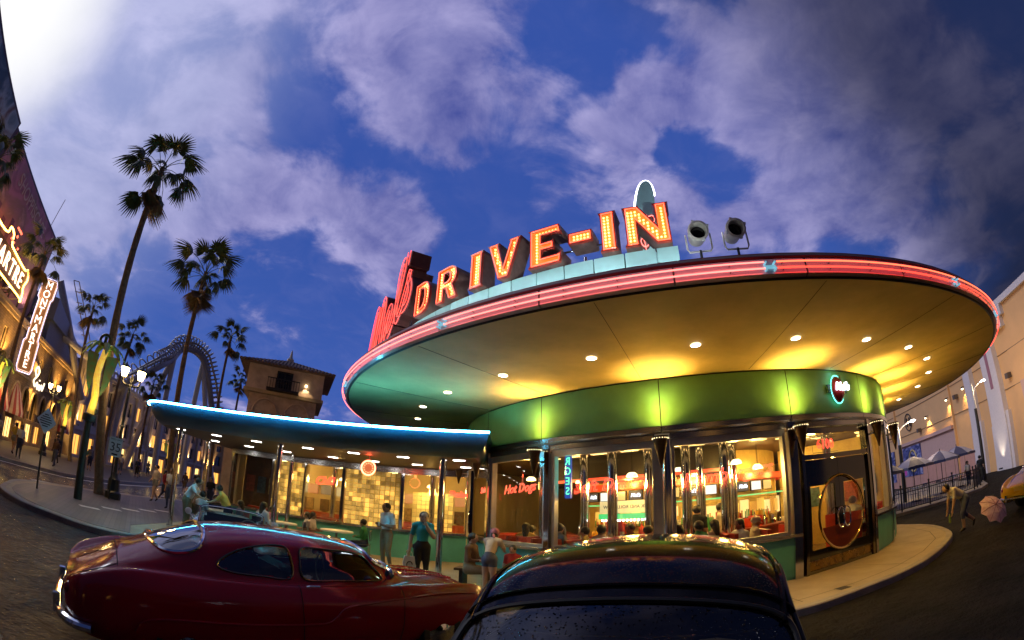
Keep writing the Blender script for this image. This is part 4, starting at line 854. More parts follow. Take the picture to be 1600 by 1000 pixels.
    bp_ = catmull([(-2.36, .95, .40), (-2.55, .86, .40), (-2.68, .6, .41), (-2.72, 0, .41), (-2.68, -.6, .41), (-2.55, -.86, .40), (-2.36, -.95, .40)], 5)
    MB().tube(bp_, .045, 10).build('rear_bumper', CHROME, T); 
    for y in (-.5, .5): MB().cbox((-2.715, y, .44), (.07, .06, .18)).build('bumper_guard', CHROME, T)
    MB().tube([Vector((-p.x, p.y, p.z)) for p in bp_], .06, 10).build('front_bumper', CHROME, T)
    g_ = MB()
    for i in range(9): g_.cyl((2.60 + .03 * sin(i), -.45 + i * .11, .48), (2.60, -.45 + i * .11, .64), .018, n=6)
    g_.build('grille', CHROME, T)
    if louvers:
        for s_ in (-1, 1):
            lv = MB()
            for i in range(16):
                x = 1.42 + i * .055
                for k in range(2):
                    p = L.at(x, 10 + s_ * (.8 + k * .95), .004); lv.cbox(p, (.022, .11, .016))
            lv.build('louvre_row', body, T, kind='stuff')
    seats(T, pm('car_seat_dark', (.03, .015, .012), .6), .45)
    MB().tube([(.62 + .05 * cos(t * pi / 10), .38 + .2 * cos(t * pi / 10), .93 + .18 * sin(t * pi / 10)) for t in range(20)], .013, 6, True).build('steering_wheel', pm('ivory_plastic', (.35, .30, .22), .4), T)
    if with_roof:
        MB().box(-1.1, 1.0, -.7, .7, .22, .3).build('cabin_floor', BLACK, T)
    else:
        a = catmull([(.98, .66, .94), (.92, .66, 1.12), (.84, .60, 1.27), (.82, 0, 1.31), (.84, -.60, 1.27), (.92, -.66, 1.12), (.98, -.66, .94)], 5)
        w = MB().tube(a, .018, 6).build('windscreen_frame', CHROME, T)
        m = MB(); n = len(a); m.v = [tuple(p) for p in a] + [(1.0, p.y, .95) for p in a]; m.f = [(i, i + 1, n + i + 1, n + i) for i in range(n - 1)]; m.mi = [0] * len(m.f); m.build('windscreen', CG, w)
    for s_ in (-1, 1):
        m = MB(); m.cyl((0, 0, 0), (.02, s_ * .10, .10), .010, n=6).sphere((.0, s_ * .13, .14), .075, 14, 10, (.5, 1, .9)); m.build('wing_mirror', WHITE if not with_roof else CHROME, T, (.80, s_ * .78, .96))
    return T, L
RCAR, RL = mercury('custom_coupe', 'long low maroon custom coupe with chrome-rimmed oval rear window', wet_paint('maroon_paint', (.30, .005, .014)), (-2.42, 5.02), 40.5)
RCAR.scale = (.95, 1, 1)
WCAR, WL = mercury('white_convertible', 'white open-top convertible parked behind the maroon coupe', paint('cream_white_paint', (.72, .70, .66)), (-5.85, 9.0), 147, False, louvers=False)
TAXI, TL = mercury('yellow_cab', 'yellow cab at the edge of the wet side road', paint('taxi_yellow', (.75, .42, .01)), (15.6, 6.6), 98, louvers=False)
m = MB(); m.box(-2.70, -2.68, -.2, .2, .60, .72); m.build('number_plate', pm('plate_yellow', (.6, .4, .05), .4), TAXI)
# black sedan in front of the lens, windscreen towards the camera
BLK = [(-2.5, .70, .45, .70, [(.44, .70), (.36, .71), (.26, .72), (.13, .73), (0, .73)]),
       (-2.2, .90, .32, .90, [(.60, .90), (.50, .95), (.36, .98), (.18, 1.0), (0, 1.0)]),
       (-1.7, .96, .26, 1.0, [(.68, 1.02), (.60, 1.14), (.46, 1.24), (.24, 1.30), (0, 1.32)]),
       (-1.25, .97, .25, 1.03, [(.74, 1.06), (.68, 1.26), (.57, 1.42), (.34, 1.50), (0, 1.53)]),
       (-.75, .97, .25, 1.04, [(.77, 1.08), (.73, 1.33), (.645, 1.54), (.40, 1.65), (0, 1.69)]),
       (-.25, .97, .25, 1.04, [(.775, 1.08), (.74, 1.34), (.66, 1.56), (.41, 1.67), (0, 1.715)]),
       (.20, .97, .25, 1.04, [(.77, 1.08), (.73, 1.32), (.65, 1.51), (.41, 1.615), (0, 1.655)]),
       (.55, .97, .25, 1.03, [(.76, 1.07), (.70, 1.24), (.61, 1.37), (.39, 1.445), (0, 1.475)]),
       (.72, .97, .25, 1.03, [(.74, 1.06), (.68, 1.17), (.58, 1.25), (.37, 1.31), (0, 1.335)]),
       (.88, .97, .25, 1.025, [(.72, 1.05), (.64, 1.11), (.54, 1.15), (.34, 1.18), (0, 1.195)]),
       (1.08, .97, .25, 1.02, [(.70, 1.03), (.60, 1.08), (.48, 1.115), (.28, 1.14), (0, 1.15)]),
       (1.40, .96, .26, 1.0, [(.68, .99), (.56, 1.04), (.42, 1.07), (.22, 1.09), (0, 1.10)]),
       (1.9, .93, .28, .95, [(.60, .92), (.48, .98), (.35, 1.02), (.18, 1.04), (0, 1.05)]),
       (2.3, .86, .34, .84, [(.48, .82), (.38, .88), (.27, .91), (.14, .93), (0, .94)]),
       (2.5, .66, .46, .70, [(.34, .70), (.27, .72), (.19, .73), (.1, .74), (0, .74)])]
BC = thing('black_sedan', 'rain-beaded black vintage sedan filling the foreground, windscreen towards us', 'car', (.72, 2.56, 0), radians(90 - 201))
BC.scale = (1, 1.14, 1)
BL = Loft(stations(BLK, 0)); nv = BL.nv
ws = [(.87, 10), (.865, 11.2), (.85, 12.3), (.78, 12.75), (.69, 12.7), (.585, 12.2), (.555, 11), (.545, 10), (.555, 9), (.585, 7.8), (.69, 7.3), (.78, 7.25), (.85, 7.7), (.865, 8.8)]
rw = [(-1.72, 10), (-1.7, 11), (-1.6, 11.9), (-1.45, 12), (-1.34, 11.6), (-1.3, 10), (-1.34, 8.4), (-1.45, 8.0), (-1.6, 8.1), (-1.7, 9)]
fd = [(.42, 6.25), (.05, 6.25), (-.02, 6.6), (-.02, 7.6), (.1, 7.85), (.4, 7.8), (.56, 7.3), (.66, 6.6), (.6, 6.3)]; rd_ = [(-.12, 6.25), (-.6, 6.25), (-.85, 6.5), (-.85, 7.3), (-.6, 7.8), (-.2, 7.85), (-.1, 7.5)]
HB = [ws, rw, fd, rd_, mirror_v(fd, nv), mirror_v(rd_, nv)]
BP = wet_paint('black_paint', (.0045, .004, .0035), .14); BL.shell(160, 6, [Loft.shrink(h) for h in HB], BP, 'body', BC)
def drop_glass():
    m = glass_mat('rain_beaded_glass', (.50, .46, .38), 1.3, rough=.03); nt = m.node_tree; N, K = nt.nodes, nt.links
    tc = N.new('ShaderNodeTexCoord'); v = N.new('ShaderNodeTexVoronoi'); v.inputs['Scale'].default_value = 60; K.new(tc.outputs['Object'], v.inputs['Vector'])
    r = N.new('ShaderNodeMapRange'); K.new(v.outputs[0], r.inputs[0]); r.inputs[2].default_value = .28; r.inputs[3].default_value = 1; r.inputs[4].default_value = 0
    bp = N.new('ShaderNodeBump'); bp.inputs['Strength'].default_value = .8; bp.inputs['Distance'].default_value = .01; K.new(r.outputs[0], bp.inputs['Height'])
    for n in N:
        if n.type in ('BSDF_GLOSSY', 'LAYER_WEIGHT'): K.new(bp.outputs[0], n.inputs['Normal'])
    return m
DG = drop_glass()
for k, h in enumerate(HB): BL.pane(h, DG if k == 0 else glass_mat('car_glass'), BC, pm('black_rubber', (.01, .01, .01), .5), .012, name=('windscreen', 'rear_window', 'side_window', 'side_window', 'side_window', 'side_window')[k])
for y_ in (-.12, .42):
    MB().tube([BL.at(.89, 10 - y_ * 6, .02), BL.at(.80, 10 - y_ * 6 - .9, .022), BL.at(.74, 10 - y_ * 6 - 1.5, .02)], .007, 5).build('wiper', BLACK, BC)
for s_ in (0, 1):
    f = (lambda p: mirror_v(p, nv)) if s_ else (lambda p: p)
    BL.line(f([(.60, 7.95), (.2, 8.02), (-.3, 8.05), (-.8, 8.0), (-1.2, 7.7)]), .012, 'drip_rail', BP, BC, .006)
    y = -.9 if s_ else .9
    for x in (-1.5, 1.5): wheel(BC, x, y * .92, .35)
    m = MB(); m.cyl((0, 0, 0), (.03, .06 * (-1 if s_ else 1), .06), .010, n=8).sphere((.02, .08 * (-1 if s_ else 1), .09), .045, 16, 10, (.6, 1, 1)); m.build('wing_mirror', CHROME, BC, (.80, (-.80 if s_ else .80), 1.06))
    m = MB(); m.sphere((0, 0, 0), .10, 14, 10, (.7, 1, 1)); m.build('headlight', pm('headlamp_glass'), BC, (2.30, y * .62, .80))
BL.line([(.50, 7.6), (.475, 8.5), (.46, 10), (.475, 11.5), (.50, 12.4)], .010, 'visor_lip', BP, BC, .008)
seats(BC, pm('sedan_seat', (.05, .035, .02), .7), .52, (-.85, .1))
MB().box(-1.3, 1.15, -.7, .7, .25, .32).build('cabin_floor', BLACK, BC); MB().box(.80, 1.05, -.66, .66, .85, 1.02).build('dashboard', pm('dash_black', (.02, .016, .012), .5), BC)
MB().tube([(.55 + .06 * cos(t * pi / 10), .36 + .2 * cos(t * pi / 10), 1.08 + .19 * sin(t * pi / 10)) for t in range(20)], .012, 6, True).build('steering_wheel', pm('ivory_plastic'), BC)
MB().cbox((.55, 0, 1.42), (.03, .22, .06)).build('rear_view_mirror', CHROME, BC)
MB().tube(catmull([(2.3, .95, .45), (2.62, .7, .46), (2.68, 0, .46), (2.62, -.7, .46), (2.3, -.95, .45)], 5), .06, 8).build('front_bumper', CHROME, BC)
m = MB()
for i in range(11): m.cyl((2.44, -.30 + i * .06, .52), (2.42, -.30 + i * .06, .80), .012, n=6)
m.build('grille', CHROME, BC)
# ------------------------------------------------------------------ far pavement and markings
slab('far_pavement', [(-19.5, -20), (-20.5, 2), (-21.3, 11.9), (-21.2, 15.4), (-23, 20.2), (-26, 26), (-35, 42), (-45, 62), (-50, 120), (-62, 122), (-60, 80), (-42, 28), (-27, 8), (-25, -20)], brick_mat('far_pavers', (.20, .15, .12), (.13, .10, .085), (.06, .05, .045), 2, .5, .25, .6))
RP = pm('road_paint', (.62, .60, .55), .5, var=.2, vs=4)
def strip(name, pts, w):
    P = [Vector((x, y, .004)) for x, y in pts]; m = MB(); n = len(P)
    for i, p in enumerate(P):
        d = (P[min(i + 1, n - 1)] - P[max(i - 1, 0)]).normalized(); q = Vector((-d.y, d.x, 0)) * w / 2; m.v += [tuple(p + q), tuple(p - q)]
    m.f = [(2 * i, 2 * i + 1, 2 * i + 3, 2 * i + 2) for i in range(n - 1)]; m.mi = [0] * len(m.f); o = m.build(name, RP, smooth=False); o['kind'] = 'structure'; return o
strip('edge_line', [(-19.8, 4), (-20.7, 11.9), (-20.5, 15.4), (-22.3, 20.3), (-25.3, 26.2), (-34, 42), (-43.5, 62)], .18)
for a, b in (((-16.6, 10.6), (-16.9, 12.6)), ((-17.6, 15.5), (-18.2, 18.0)), ((-19.8, 22), (-20.8, 24.6)), ((-16.0, 5), (-16.3, 7.2))): strip('lane_dash', [a, b], .16)
for x, y in ((-11.6, 9.3), (-11.9, 10.5), (-12.2, 11.7), (-12.5, 12.9), (-12.8, 14.1)):
    o = strip('crossing_mark', [(x, y), (x + .25, y + .62)], .3); o.location.z = .129
# ------------------------------------------------------------------ palms
GREEN = pm('palm_leaf', (.055, .085, .022), .5, col2=(.085, .105, .03), vs=3); DEAD = pm('palm_leaf_dead', (.16, .10, .035), .7, col2=(.22, .14, .05), vs=4); BARK = pm('palm_bark', (.14, .095, .06), .9, var=.35, vs=7, bump=.6, bs=18)
def frond_me(droop, mat, seed, dead=False):
    rnd = random.Random(seed); m = MB(); L = 1.25 if not dead else .75; pts = [(L * t, 0, .12 * sin(t * pi) - droop * .25 * t * t) for t in (0, .33, .66, 1)]
    m.tube(pts, [.022, .018, .015, .012], 4); tip = Vector(pts[-1]); nb = 26
    for i in range(nb):
        a = radians(-128 + 256 * i / (nb - 1)) * (.55 if dead else 1); ln = (.84 - .30 * abs(a) / 2.2) * rnd.uniform(.86, 1.08); w = .045 if not dead else .035
        d = Vector((cos(a), sin(a), 0)); s_ = Vector((-sin(a), cos(a), 0)); prev = None
        for k, (f, ww) in enumerate(((0, .3), (.35, 1), (.7, .8), (1.0, .12))):
            dz = -droop * (f ** 2) * ln * .75 - rnd.uniform(0, .10) * f - (.28 * f * f if f > .6 else 0); fold = .025 * (1 if i % 2 else -1)
            p = tip + d * ln * f * (1 - .22 * droop * f) + Vector((0, 0, dz + fold * ww)); q = [p - s_ * w * ww, p + s_ * w * ww]
            if prev: m.add([prev[0], prev[1], q[1], q[0]], [(0, 1, 2, 3)])
            prev = q
    return m.me(mat, 'frond', False)
FR = [frond_me(.25, GREEN, 1), frond_me(.55, GREEN, 2), frond_me(.95, GREEN, 3)]; FD = frond_me(1.3, DEAD, 4, True)
def palm(lab, base, top, sc=1.0, n=30, seed=0, r=.17):
    rnd = random.Random(seed); B, T_ = Vector((*base, 0.0)), Vector(top); P = thing('palm_tree', lab, 'palm tree', B, 0, 'tall fan palms'); d = T_ - B
    pts = catmull([Vector((0, 0, -.05)), d * .34 + Vector((-.03 * d.z * .3, 0, 0)), d * .7 + Vector((-.01 * d.z, 0, 0)), d], 8); n_ = len(pts)
    rad = [r * (1.35 if i == 0 else 1) * (1 - .38 * i / n_) * (1 + .07 * (i % 2)) for i in range(n_)]
    MB().tube(pts, rad, 10).build('trunk', BARK, P)
    n = int(n * rnd.uniform(.68, .95)); sc *= rnd.uniform(.9, 1.12); dead = rnd.uniform(.72, .86)
    for i in range(n):
        az = i * 2.39996 + rnd.uniform(-.25, .25); u = (i + .5) / n; el = radians(78 - 122 * u ** .85 + rnd.uniform(-16, 16)); me = FR[0] if u < .35 else FR[1] if u < .7 else FR[2]
        if u > dead: me = FD; el = radians(rnd.uniform(-78, -55))
        o = obj('frond', me, P, d + Vector((0, 0, -.1 - .35 * u) ) * sc); s_ = sc * rnd.uniform(.74, 1.22)
        o.rotation_euler = (Matrix.Rotation(az, 3, 'Z') @ Matrix.Rotation(-el, 3, 'Y') @ Matrix.Rotation(rnd.uniform(-.4, .4), 3, 'X')).to_euler(); o.scale = (s_, s_, s_)
palm('tallest fan palm, its trunk rising behind the flowered decorated pole', (-15.1, 13.1), (-16.0, 12.0, 14.2), 1.0, 34, 1, .20)
palm('tall leaning fan palm rising past the coaster loop', (-18.3, 21.2), (-18.7, 20.8, 13.6), 1.08, 32, 2, .19)
palm('slender fan palm rising beside the tiled-roof tower', (-26.4, 36.4), (-26.8, 36.2, 15.2), .98, 30, 3)
palm('fan palm standing just beyond the tall white vertical sign', (-33.5, 25.2), (-34.2, 24.4, 12.8), 1.0, 30, 4)
palm('fan palm seen against the lower end of the coaster track', (-39.4, 34.0), (-39.0, 34.3, 14.1), .98, 28, 5)
palm('short fan palm in front of the white coaster columns', (-42.3, 42.5), (-42.2, 42.6, 11.0), .95, 26, 6)
palm('fan palm half hidden by the tiled-roof tower', (-30.6, 45.6), (-30.8, 45.5, 13.5), .98, 28, 7)
palm('fan palm in front of the pink poster hoarding', (-29.0, 15.4), (-29.2, 15.1, 12.3), .95, 28, 8)
palm('fan palm beside the blue figure poster', (-17.0, 5.1), (-17.4, 5.0, 9.6), .8, 28, 9)
# ------------------------------------------------------------------ the boulevard: facade line
FU = Vector((-.616, .788, 0)); FN_ = Vector((.788, .616, 0)); FA = atan2(.788, -.616)
def F(t, d=0.0, z=0.0): p = Vector((-25, 6, 0)) + FU * t + FN_ * d; return Vector((p.x, p.y, z))
STONE = brick_mat('warm_stone_blocks', (.42, .27, .13), (.30, .19, .09), (.14, .09, .05), 1.6, .5, .25); TRIM = pm('sandstone_trim', (.45, .32, .18), .8, var=.15, vs=3, bump=.2, bs=30)
IVORY = pm('ivory_stucco', (.55, .47, .42), .75, var=.12, vs=1.5, bump=.1); PINKST = pm('rose_stucco', (.48, .36, .32), .75, var=.12, vs=1.5); TAN = pm('tan_stucco', (.50, .36, .22), .8, var=.1, vs=1.2, bump=.1)
DARKP = pm('dark_window_pane', (.015, .013, .012), .12); SHOP = pm('lit_shop_window', (.4, .3, .1), .4, emit=(1, .46, .08), es=1.6, var=.0); SHOP2 = pm('lit_shop_window_pale', (.4, .3, .1), .4, emit=(1, .64, .2), es=2.2)
def win(parent, x0, x1, z0, z1, mat, y=.2, frame=TRIM, bars=1):
    w = MB().box(x0, x1, y, y + .03, z0, z1).build('window', mat, parent); f = MB()
    f.box(x0, x1, y - .06, y, z0, z0 + .08).box(x0, x1, y - .06, y, z1 - .08, z1).box(x0, x0 + .08, y - .06, y, z0 + .08, z1 - .08).box(x1 - .08, x1, y - .06, y, z0 + .08, z1 - .08)
    for k in range(bars): x = x0 + (x1 - x0) * (k + 1) / (bars + 1); f.box(x - .035, x + .035, y - .05, y - .002, z0 + .08, z1 - .08)
    f.build('window_frame', frame, w)
    return w
A = thing('stone_building', 'amber-lit stone building with pointed arches, striped awnings and glowing shop windows', 'building', F(-16), FA)
arch_t = [17.6, 20.0, 22.5, 25.1, 29.0, 33.0, 11.5, 14.3]; holes = []
for t in arch_t: holes.append((t + 16 - 1.0, t + 16 + 1.0, 2.2, 4.5)); holes.append((t + 16 - .9, t + 16 + .9, .35, 1.95))
upw = [(t + 16 - .45, t + 16 + .45, 5.9, 7.5) for t in (9.5, 12.6, 15.0, 19.2, 22.4, 25.4, 28.5, 31.6)]
m = MB(); wall_holes(m, 0, 51, 0, 8.6, holes + upw, 0, .3); m.add([(0, 0, 0), (0, 12, 0), (0, 12, 8.6), (0, 0, 8.6), (51, 0, 0), (51, 12, 0), (51, 12, 8.6), (51, 0, 8.6)], [(0, 1, 2, 3), (4, 7, 6, 5), (3, 2, 6, 7)]); m.build('wall', STONE, A, smooth=False)
MB().box(-.1, 51.1, -.35, .1, 8.6, 8.85).box(-.1, 51.1, -.22, .1, 8.35, 8.6).build('cornice', TRIM, A, smooth=False); MB().box(0, 51, -.16, 0, 5.2, 5.38).build('string_course', TRIM, A, smooth=False)
for k, (x0, x1, z0, z1) in enumerate(upw): win(A, x0, x1, z0, z1, DARKP)
AWN = [pm('awning_red', (.36, .06, .06), .8, var=.1), pm('awning_cream', (.55, .42, .34), .8, var=.1)]
for k, t in enumerate(arch_t):
    x = t + 16; win(A, x - 1, x + 1, 2.2, 4.5, DARKP); win(A, x - .9, x + .9, .35, 1.95, SHOP if k % 2 else SHOP2, bars=2)
    for s_ in (-1, 1):
        c = [(x + s_ * 1.0, 4.5)] + [(x + s_ * (1.0 - 1.0 * (1 - cos(radians(q)))), 2.9 + 1.6 * sin(radians(q))) for q in range(0, 91, 15)]
        MB().prism(c, -.02, .13, lambda X, Y, Z: (X, Z, Y)).build('arch_spandrel', STONE, A, smooth=False)
    ar = [(x - 1.12 * cos(radians(q)), -.05, 2.9 + 1.75 * sin(radians(q))) for q in range(0, 181, 12)]; MB().tube(ar, .1, 6).build('arch_moulding', TRIM, A)
    if k in (0, 5, 7):
        m = MB(); n = 12
        for i in range(n):
            m.mat(i % 2); a0, a1 = pi * i / n, pi * (i + 1) / n
            m.add([(x, .0, 4.6), (x - .7 * cos(a0), -.55 * sin(a0), 3.9), (x - .7 * cos(a1), -.55 * sin(a1), 3.9), (x - 1.15 * cos(a0), -1.1 * sin(a0), 2.5), (x - 1.15 * cos(a1), -1.1 * sin(a1), 2.5), (x - 1.15 * cos(a0), -1.1 * sin(a0), 2.2), (x - 1.15 * cos(a1), -1.1 * sin(a1), 2.2)], [(0, 1, 2), (1, 3, 4, 2), (3, 5, 6, 4)])
        m.build('awning', AWN, A)
sc = MB(); sc.tube(catmull([(0, 0, 1.1), (-.5, 0, 1.5), (-.1, 0, 1.9), (.5, 0, 1.6), (.1, 0, 1.1), (-.4, 0, .7), (.1, 0, .3), (.6, 0, .7), (.9, 0, .2), (1.3, 0, .6), (1.1, 0, 1.0), (1.5, 0, .2), (1.9, 0, .7), (2.3, 0, .3), (2.6, 0, 1.0)], 6), .08, 6); sc.build('script_neon', NEON('cream_script', (1, .8, .55), 2.0), A, (t - .6 + 11, -.25, 3.9) if False else (37.0, -.3, 4.7))
MB().box(39.5, 51, .8, 9, 8.85, 11.2).build('rooftop_block', pm('grey_cladding', (.30, .29, .32), .6, var=.1), A, smooth=False)
MB().prism([(39, 11.2), (51.4, 11.2), (51.4, 11.5), (39, 13.2)], .4, 9.2, lambda x, y, z: (x, z, y)).build('rooftop_shed', pm('grey_roof_sheet', (.36, .35, .38), .5, .3), A, smooth=False)
UPL = pm('uplighter_box', (.03, .03, .03), .5)
# hoarding above it
H_ = thing('poster_hoarding', 'tall rooftop hoarding with a rose-brown poster next to a blue figure poster', 'billboard', F(-8, -.8, 0), FA)
def poster_mat(name, cols, sc=1.2):
    m = bpy.data.materials.new(name); m.use_nodes = True; N, K = m.node_tree.nodes, m.node_tree.links; b = N['Principled BSDF']; b.inputs['Roughness'].default_value = .6
    tc = N.new('ShaderNodeTexCoord'); n = N.new('ShaderNodeTexNoise'); n.inputs['Scale'].default_value = sc * .45; n.inputs['Detail'].default_value = 5; n.inputs['Distortion'].default_value = 1.6; K.new(tc.outputs['Object'], n.inputs['Vector'])
    r = N.new('ShaderNodeValToRGB'); K.new(n.outputs[0], r.inputs[0]); e = r.color_ramp.elements
    e[0].position, e[0].color = .32, (*cols[0], 1); e[1].position, e[1].color = .68, (*cols[-1], 1)
    for i, c in enumerate(cols[1:-1]): q = e.new(.32 + .36 * (i + 1) / (len(cols) - 1)); q.color = (*c, 1)
    K.new(r.outputs[0], b.inputs['Base Color']); return m
MB().box(-16, 11.3, 0, 1.2, 8.9, 16.6).build('frame', pm('hoarding_frame', (.05, .03, .04), .6), H_, smooth=False); MB().box(11.32, 25.8, 0, .8, 8.9, 16.3).build('frame', pm('hoarding_frame'), H_, smooth=False)
MB().box(-15.8, 11.1, -.04, 0, 9.2, 16.4).build('poster', poster_mat('blue_figure_poster', [(.01, .01, .015), (.03, .08, .12), (.22, .30, .36), (.10, .06, .05)], .8), H_, smooth=False)
MB().box(11.5, 25.6, -.04, -.002, 9.1, 16.1).build('poster', poster_mat('rose_poster', [(.16, .06, .08), (.34, .14, .20), (.22, .13, .09), (.42, .26, .22)], .6), H_, smooth=False)
for q in range(6):
    p = MB(); p.box(12.4 + q * 1.35, 12.4 + q * 1.35 + .55, -.055, -.042, 9.3, 13.2 - .3 * (q % 3)); p.build('poster_stripe', pm('poster_plum', (.10, .035, .06), .6), H_, smooth=False)
text_on('poster_lettering', 'SHOPPISCAPE', 1.25, pm('poster_ivory', (.42, .34, .30), .6), H_, (18.6, -.07, 15.1), -pi / 2, extrude=.01)
for x in (2, 24): MB().cyl((x, .4, 16.3), (x + .2, .3, 19.2), .03, n=5).build('lightning_rod', pm('rod_grey', (.35, .30, .40), .5), H_)
for x in (-2, 3, 8, 13.5, 18.5, 23.5):
    f = MB().tube([(0, 0, 0), (0, -.8, -.1), (0, -1.1, .05)], .04, 5).cbox((0, -1.1, .08), (.35, .25, .16)).build('added_poster_light', UPL, H_, (x, 0, 9.15)); lamp('SPOT', (0, -1.1, .2), 800, (1, .72, .55), f, .15, 110, .8, (0, .30, 1), 'added_poster_beam')  # lights added low on the hoarding to brighten the posters
# horizontal neon roof sign
HS = thing('neon_roof_sign', 'orange-framed horizontal neon name board standing on the stone building roof', 'sign', F(-1, .3, 0), FA)
MB().box(-4, 13.4, 0, .35, 9.5, 11.2).build('board', pm('board_dark', (.035, .02, .02), .6), HS, smooth=False)
fr = catmull([(-4, -.1, 9.45), (4, -.1, 9.45), (12.8, -.1, 9.5), (13.5, -.1, 9.3), (13.6, -.1, 9.8), (13.3, -.1, 10.3), (13.6, -.1, 10.9), (13.1, -.1, 11.4), (12.5, -.1, 11.2), (9.8, -.1, 11.3), (9.0, -.1, 11.4), (8.7, -.1, 11.9), (7.9, -.1, 12.0), (7.4, -.1, 11.5), (3, -.1, 11.4), (-4, -.1, 11.4)], 4)
MB().tube(fr, .065, 6, True).build('frame_neon', NEON('sign_frame', (1, .42, .06), 16), HS)
text_on('sign_lettering', 'MONTMARTRE', 1.45, NEON('roof_letters', (1, .54, .30), 6), HS, (7.0, -.12, 10.35), -pi / 2, extrude=.03, spacing=1.25)
m = MB()
for i in range(14): m.sphere((9.2 + 1.0 * cos(i * 1.3) * (i % 3) * .4, -.15, 12.0 + .5 * sin(i * 2.1)), .08, 8, 5)
m.build('red_bulb_spray', NEON('red_bulbs', (1, .12, .06), 3.5), HS, kind='stuff')
m = MB()
for x in range(0, 15, 2): m.cyl((x, .2, 8.7), (x, .2, 9.7), .07, n=6).cyl((x, .2, 8.8), (x + 2, .2, 9.6), .04, n=5)
m.build('trestle', BLACK, HS)
# vertical blade sign
VS = thing('blade_sign', 'tall white neon vertical name sign projecting from the stone building', 'sign', F(16.4, 0, 0), FA); VS.scale = (1, .72, 1)
bl = [(-.1, 5.3), (1.5, 5.3), (1.75, 5.6), (1.75, 7.6), (1.5, 7.8), (1.5, 10.9), (1.75, 11.1), (1.75, 12.2), (1.45, 12.6), (-.05, 12.6), (-.3, 12.2), (-.3, 11.1), (-.1, 10.9), (-.1, 7.8), (-.3, 7.6), (-.3, 5.6)]
TV = lambda x, y, z: (z, -(1.9 - x) - .0, y)
MB().prism([(x, y) for x, y in bl], -.14, .14, TV).build('board', pm('blade_brown', (.30, .15, .08), .5, emit=(1, .45, .15), es=.12), VS, smooth=False)
MB().tube([TV(x, y, -.17) for x, y in bl], .03, 6, True).build('edge_neon', NEON('edge_violet', (.75, .65, 1), 3), VS); MB().tube([TV(x, y, -.17) for x, y in poff(bl, .13)], .022, 6, True).build('inner_neon', NEON('peach', (1, .62, .45), 2), VS)
for i, ch in enumerate('MONTMARTRE'):
    o = obj('blade_letter', text_me(ch, .86, NEON('cream_letters', (1, .78, .62), 3.2), .02), VS, (-.19, -1.2, 12.05 - i * .68)); o.scale = (1.35, 1, 1); o.rotation_euler = (Matrix.Rotation(-pi / 2, 3, 'Z') @ Matrix.Rotation(pi / 2, 3, 'X')).to_euler()
MB().cyl((0, -.35, 7), (0, .1, 7), .05).build('bracket', BLACK, VS); MB().cyl((0, -.35, 11), (0, .8, 8.5), .05).build('bracket', BLACK, VS)
# classical terrace further along
def terrace(lab, p0, az, L, h, wall, trim, bays, seed, lit):
    rnd = random.Random(seed); T = thing('terrace_building', lab, 'building', (*p0, 0), radians(90 - az)); bw = L / bays; holes = []
    for i in range(bays):
        x = (i + .5) * bw; holes += [(x - bw * .26, x + bw * .26, .3, 2.6), (x - bw * .2, x + bw * .2, 4.0, 6.0), (x - bw * .2, x + bw * .2, 6.9, min(8.9, h - 1.0))]
    m = MB(); wall_holes(m, 0, L, 0, h, holes, 0, .35); m.add([(0, 0, 0), (0, 10, 0), (0, 10, h), (0, 0, h), (L, 0, 0), (L, 10, 0), (L, 10, h), (L, 0, h)], [(0, 1, 2, 3), (4, 7, 6, 5), (3, 2, 6, 7)]); m.build('wall', wall, T, smooth=False)
    MB().box(-.1, L + .1, -.5, .1, h - .35, h).box(-.05, L + .05, -.3, .1, h - .65, h - .35).build('cornice', trim, T, smooth=False); MB().box(0, L, -.25, 0, 3.1, 3.45).build('string_course', trim, T, smooth=False)
    for i, hh in enumerate(holes): win(T, *hh, (SHOP if rnd.random() < .6 else SHOP2) if i % 3 == 0 else (DARKP if rnd.random() < .75 else SHOP), .25, trim)
    for i in range(bays + 1):
        x = min(max(i * bw, .3), L - .3); c = MB(); c.cyl((x, -.18, 3.45), (x, -.18, h - .7), .24, .21, n=14).box(x - .3, x + .3, -.45, 0, 3.45, 3.75).box(x - .3, x + .3, -.45, 0, h - 1.0, h - .68).box(x - .22, x + .22, -.2, 0, 0, 3.1); c.build('pilaster', trim, T)
        if i % lit == 0: MB().box(x - .1, x + .1, -.75, -.55, 3.46, 3.6).build('uplighter', UPL, T); lamp('SPOT', (x, -.75, 3.65), 700, (1, .62, .24), T, .1, 70, .8, (0, .18, 1), 'uplight')
    m = MB()
    for i in range(int(L / 1.2)): m.box(i * 1.2 + .3, i * 1.2 + .55, -.3, -.1, h, h + .6)
    m.box(0, L, -.34, -.06, h + .6, h + .75); m.build('balustrade', trim, T, smooth=False)
terrace('ivory terrace with uplit columns next to the stone building', (-45.4, 33.6), -22, 24, 10.6, IVORY, pm('ivory_trim', (.62, .55, .50), .7, var=.08), 7, 1, 2)
terrace('rose stucco terrace with tall windows further down the boulevard', (-54.5, 56.2), -10, 24, 10.2, PINKST, pm('ivory_trim'), 7, 2, 2)
terrace('tan terrace at the far end of the boulevard', (-58.8, 80.4), 2, 40, 9.2, TAN, TRIM, 9, 3, 3)
for t, z in ((6, 5.4), (13, 5.4), (21.2, 5.4), (28, 5.4), (33, 5.4)):
    f = MB().cbox((0, 0, 0), (.22, .22, .22)).build('wall_floodlight', UPL, A, (t + 16, -.7, z)); lamp('SPOT', (0, -.1, .2), 900, (1, .56, .14), f, .12, 110, .8, (0, .35, 1), 'flood'); lamp('SPOT', (0, -.1, -.2), 700, (1, .56, .14), f, .12, 120, .8, (0, .2, -1), 'flood')
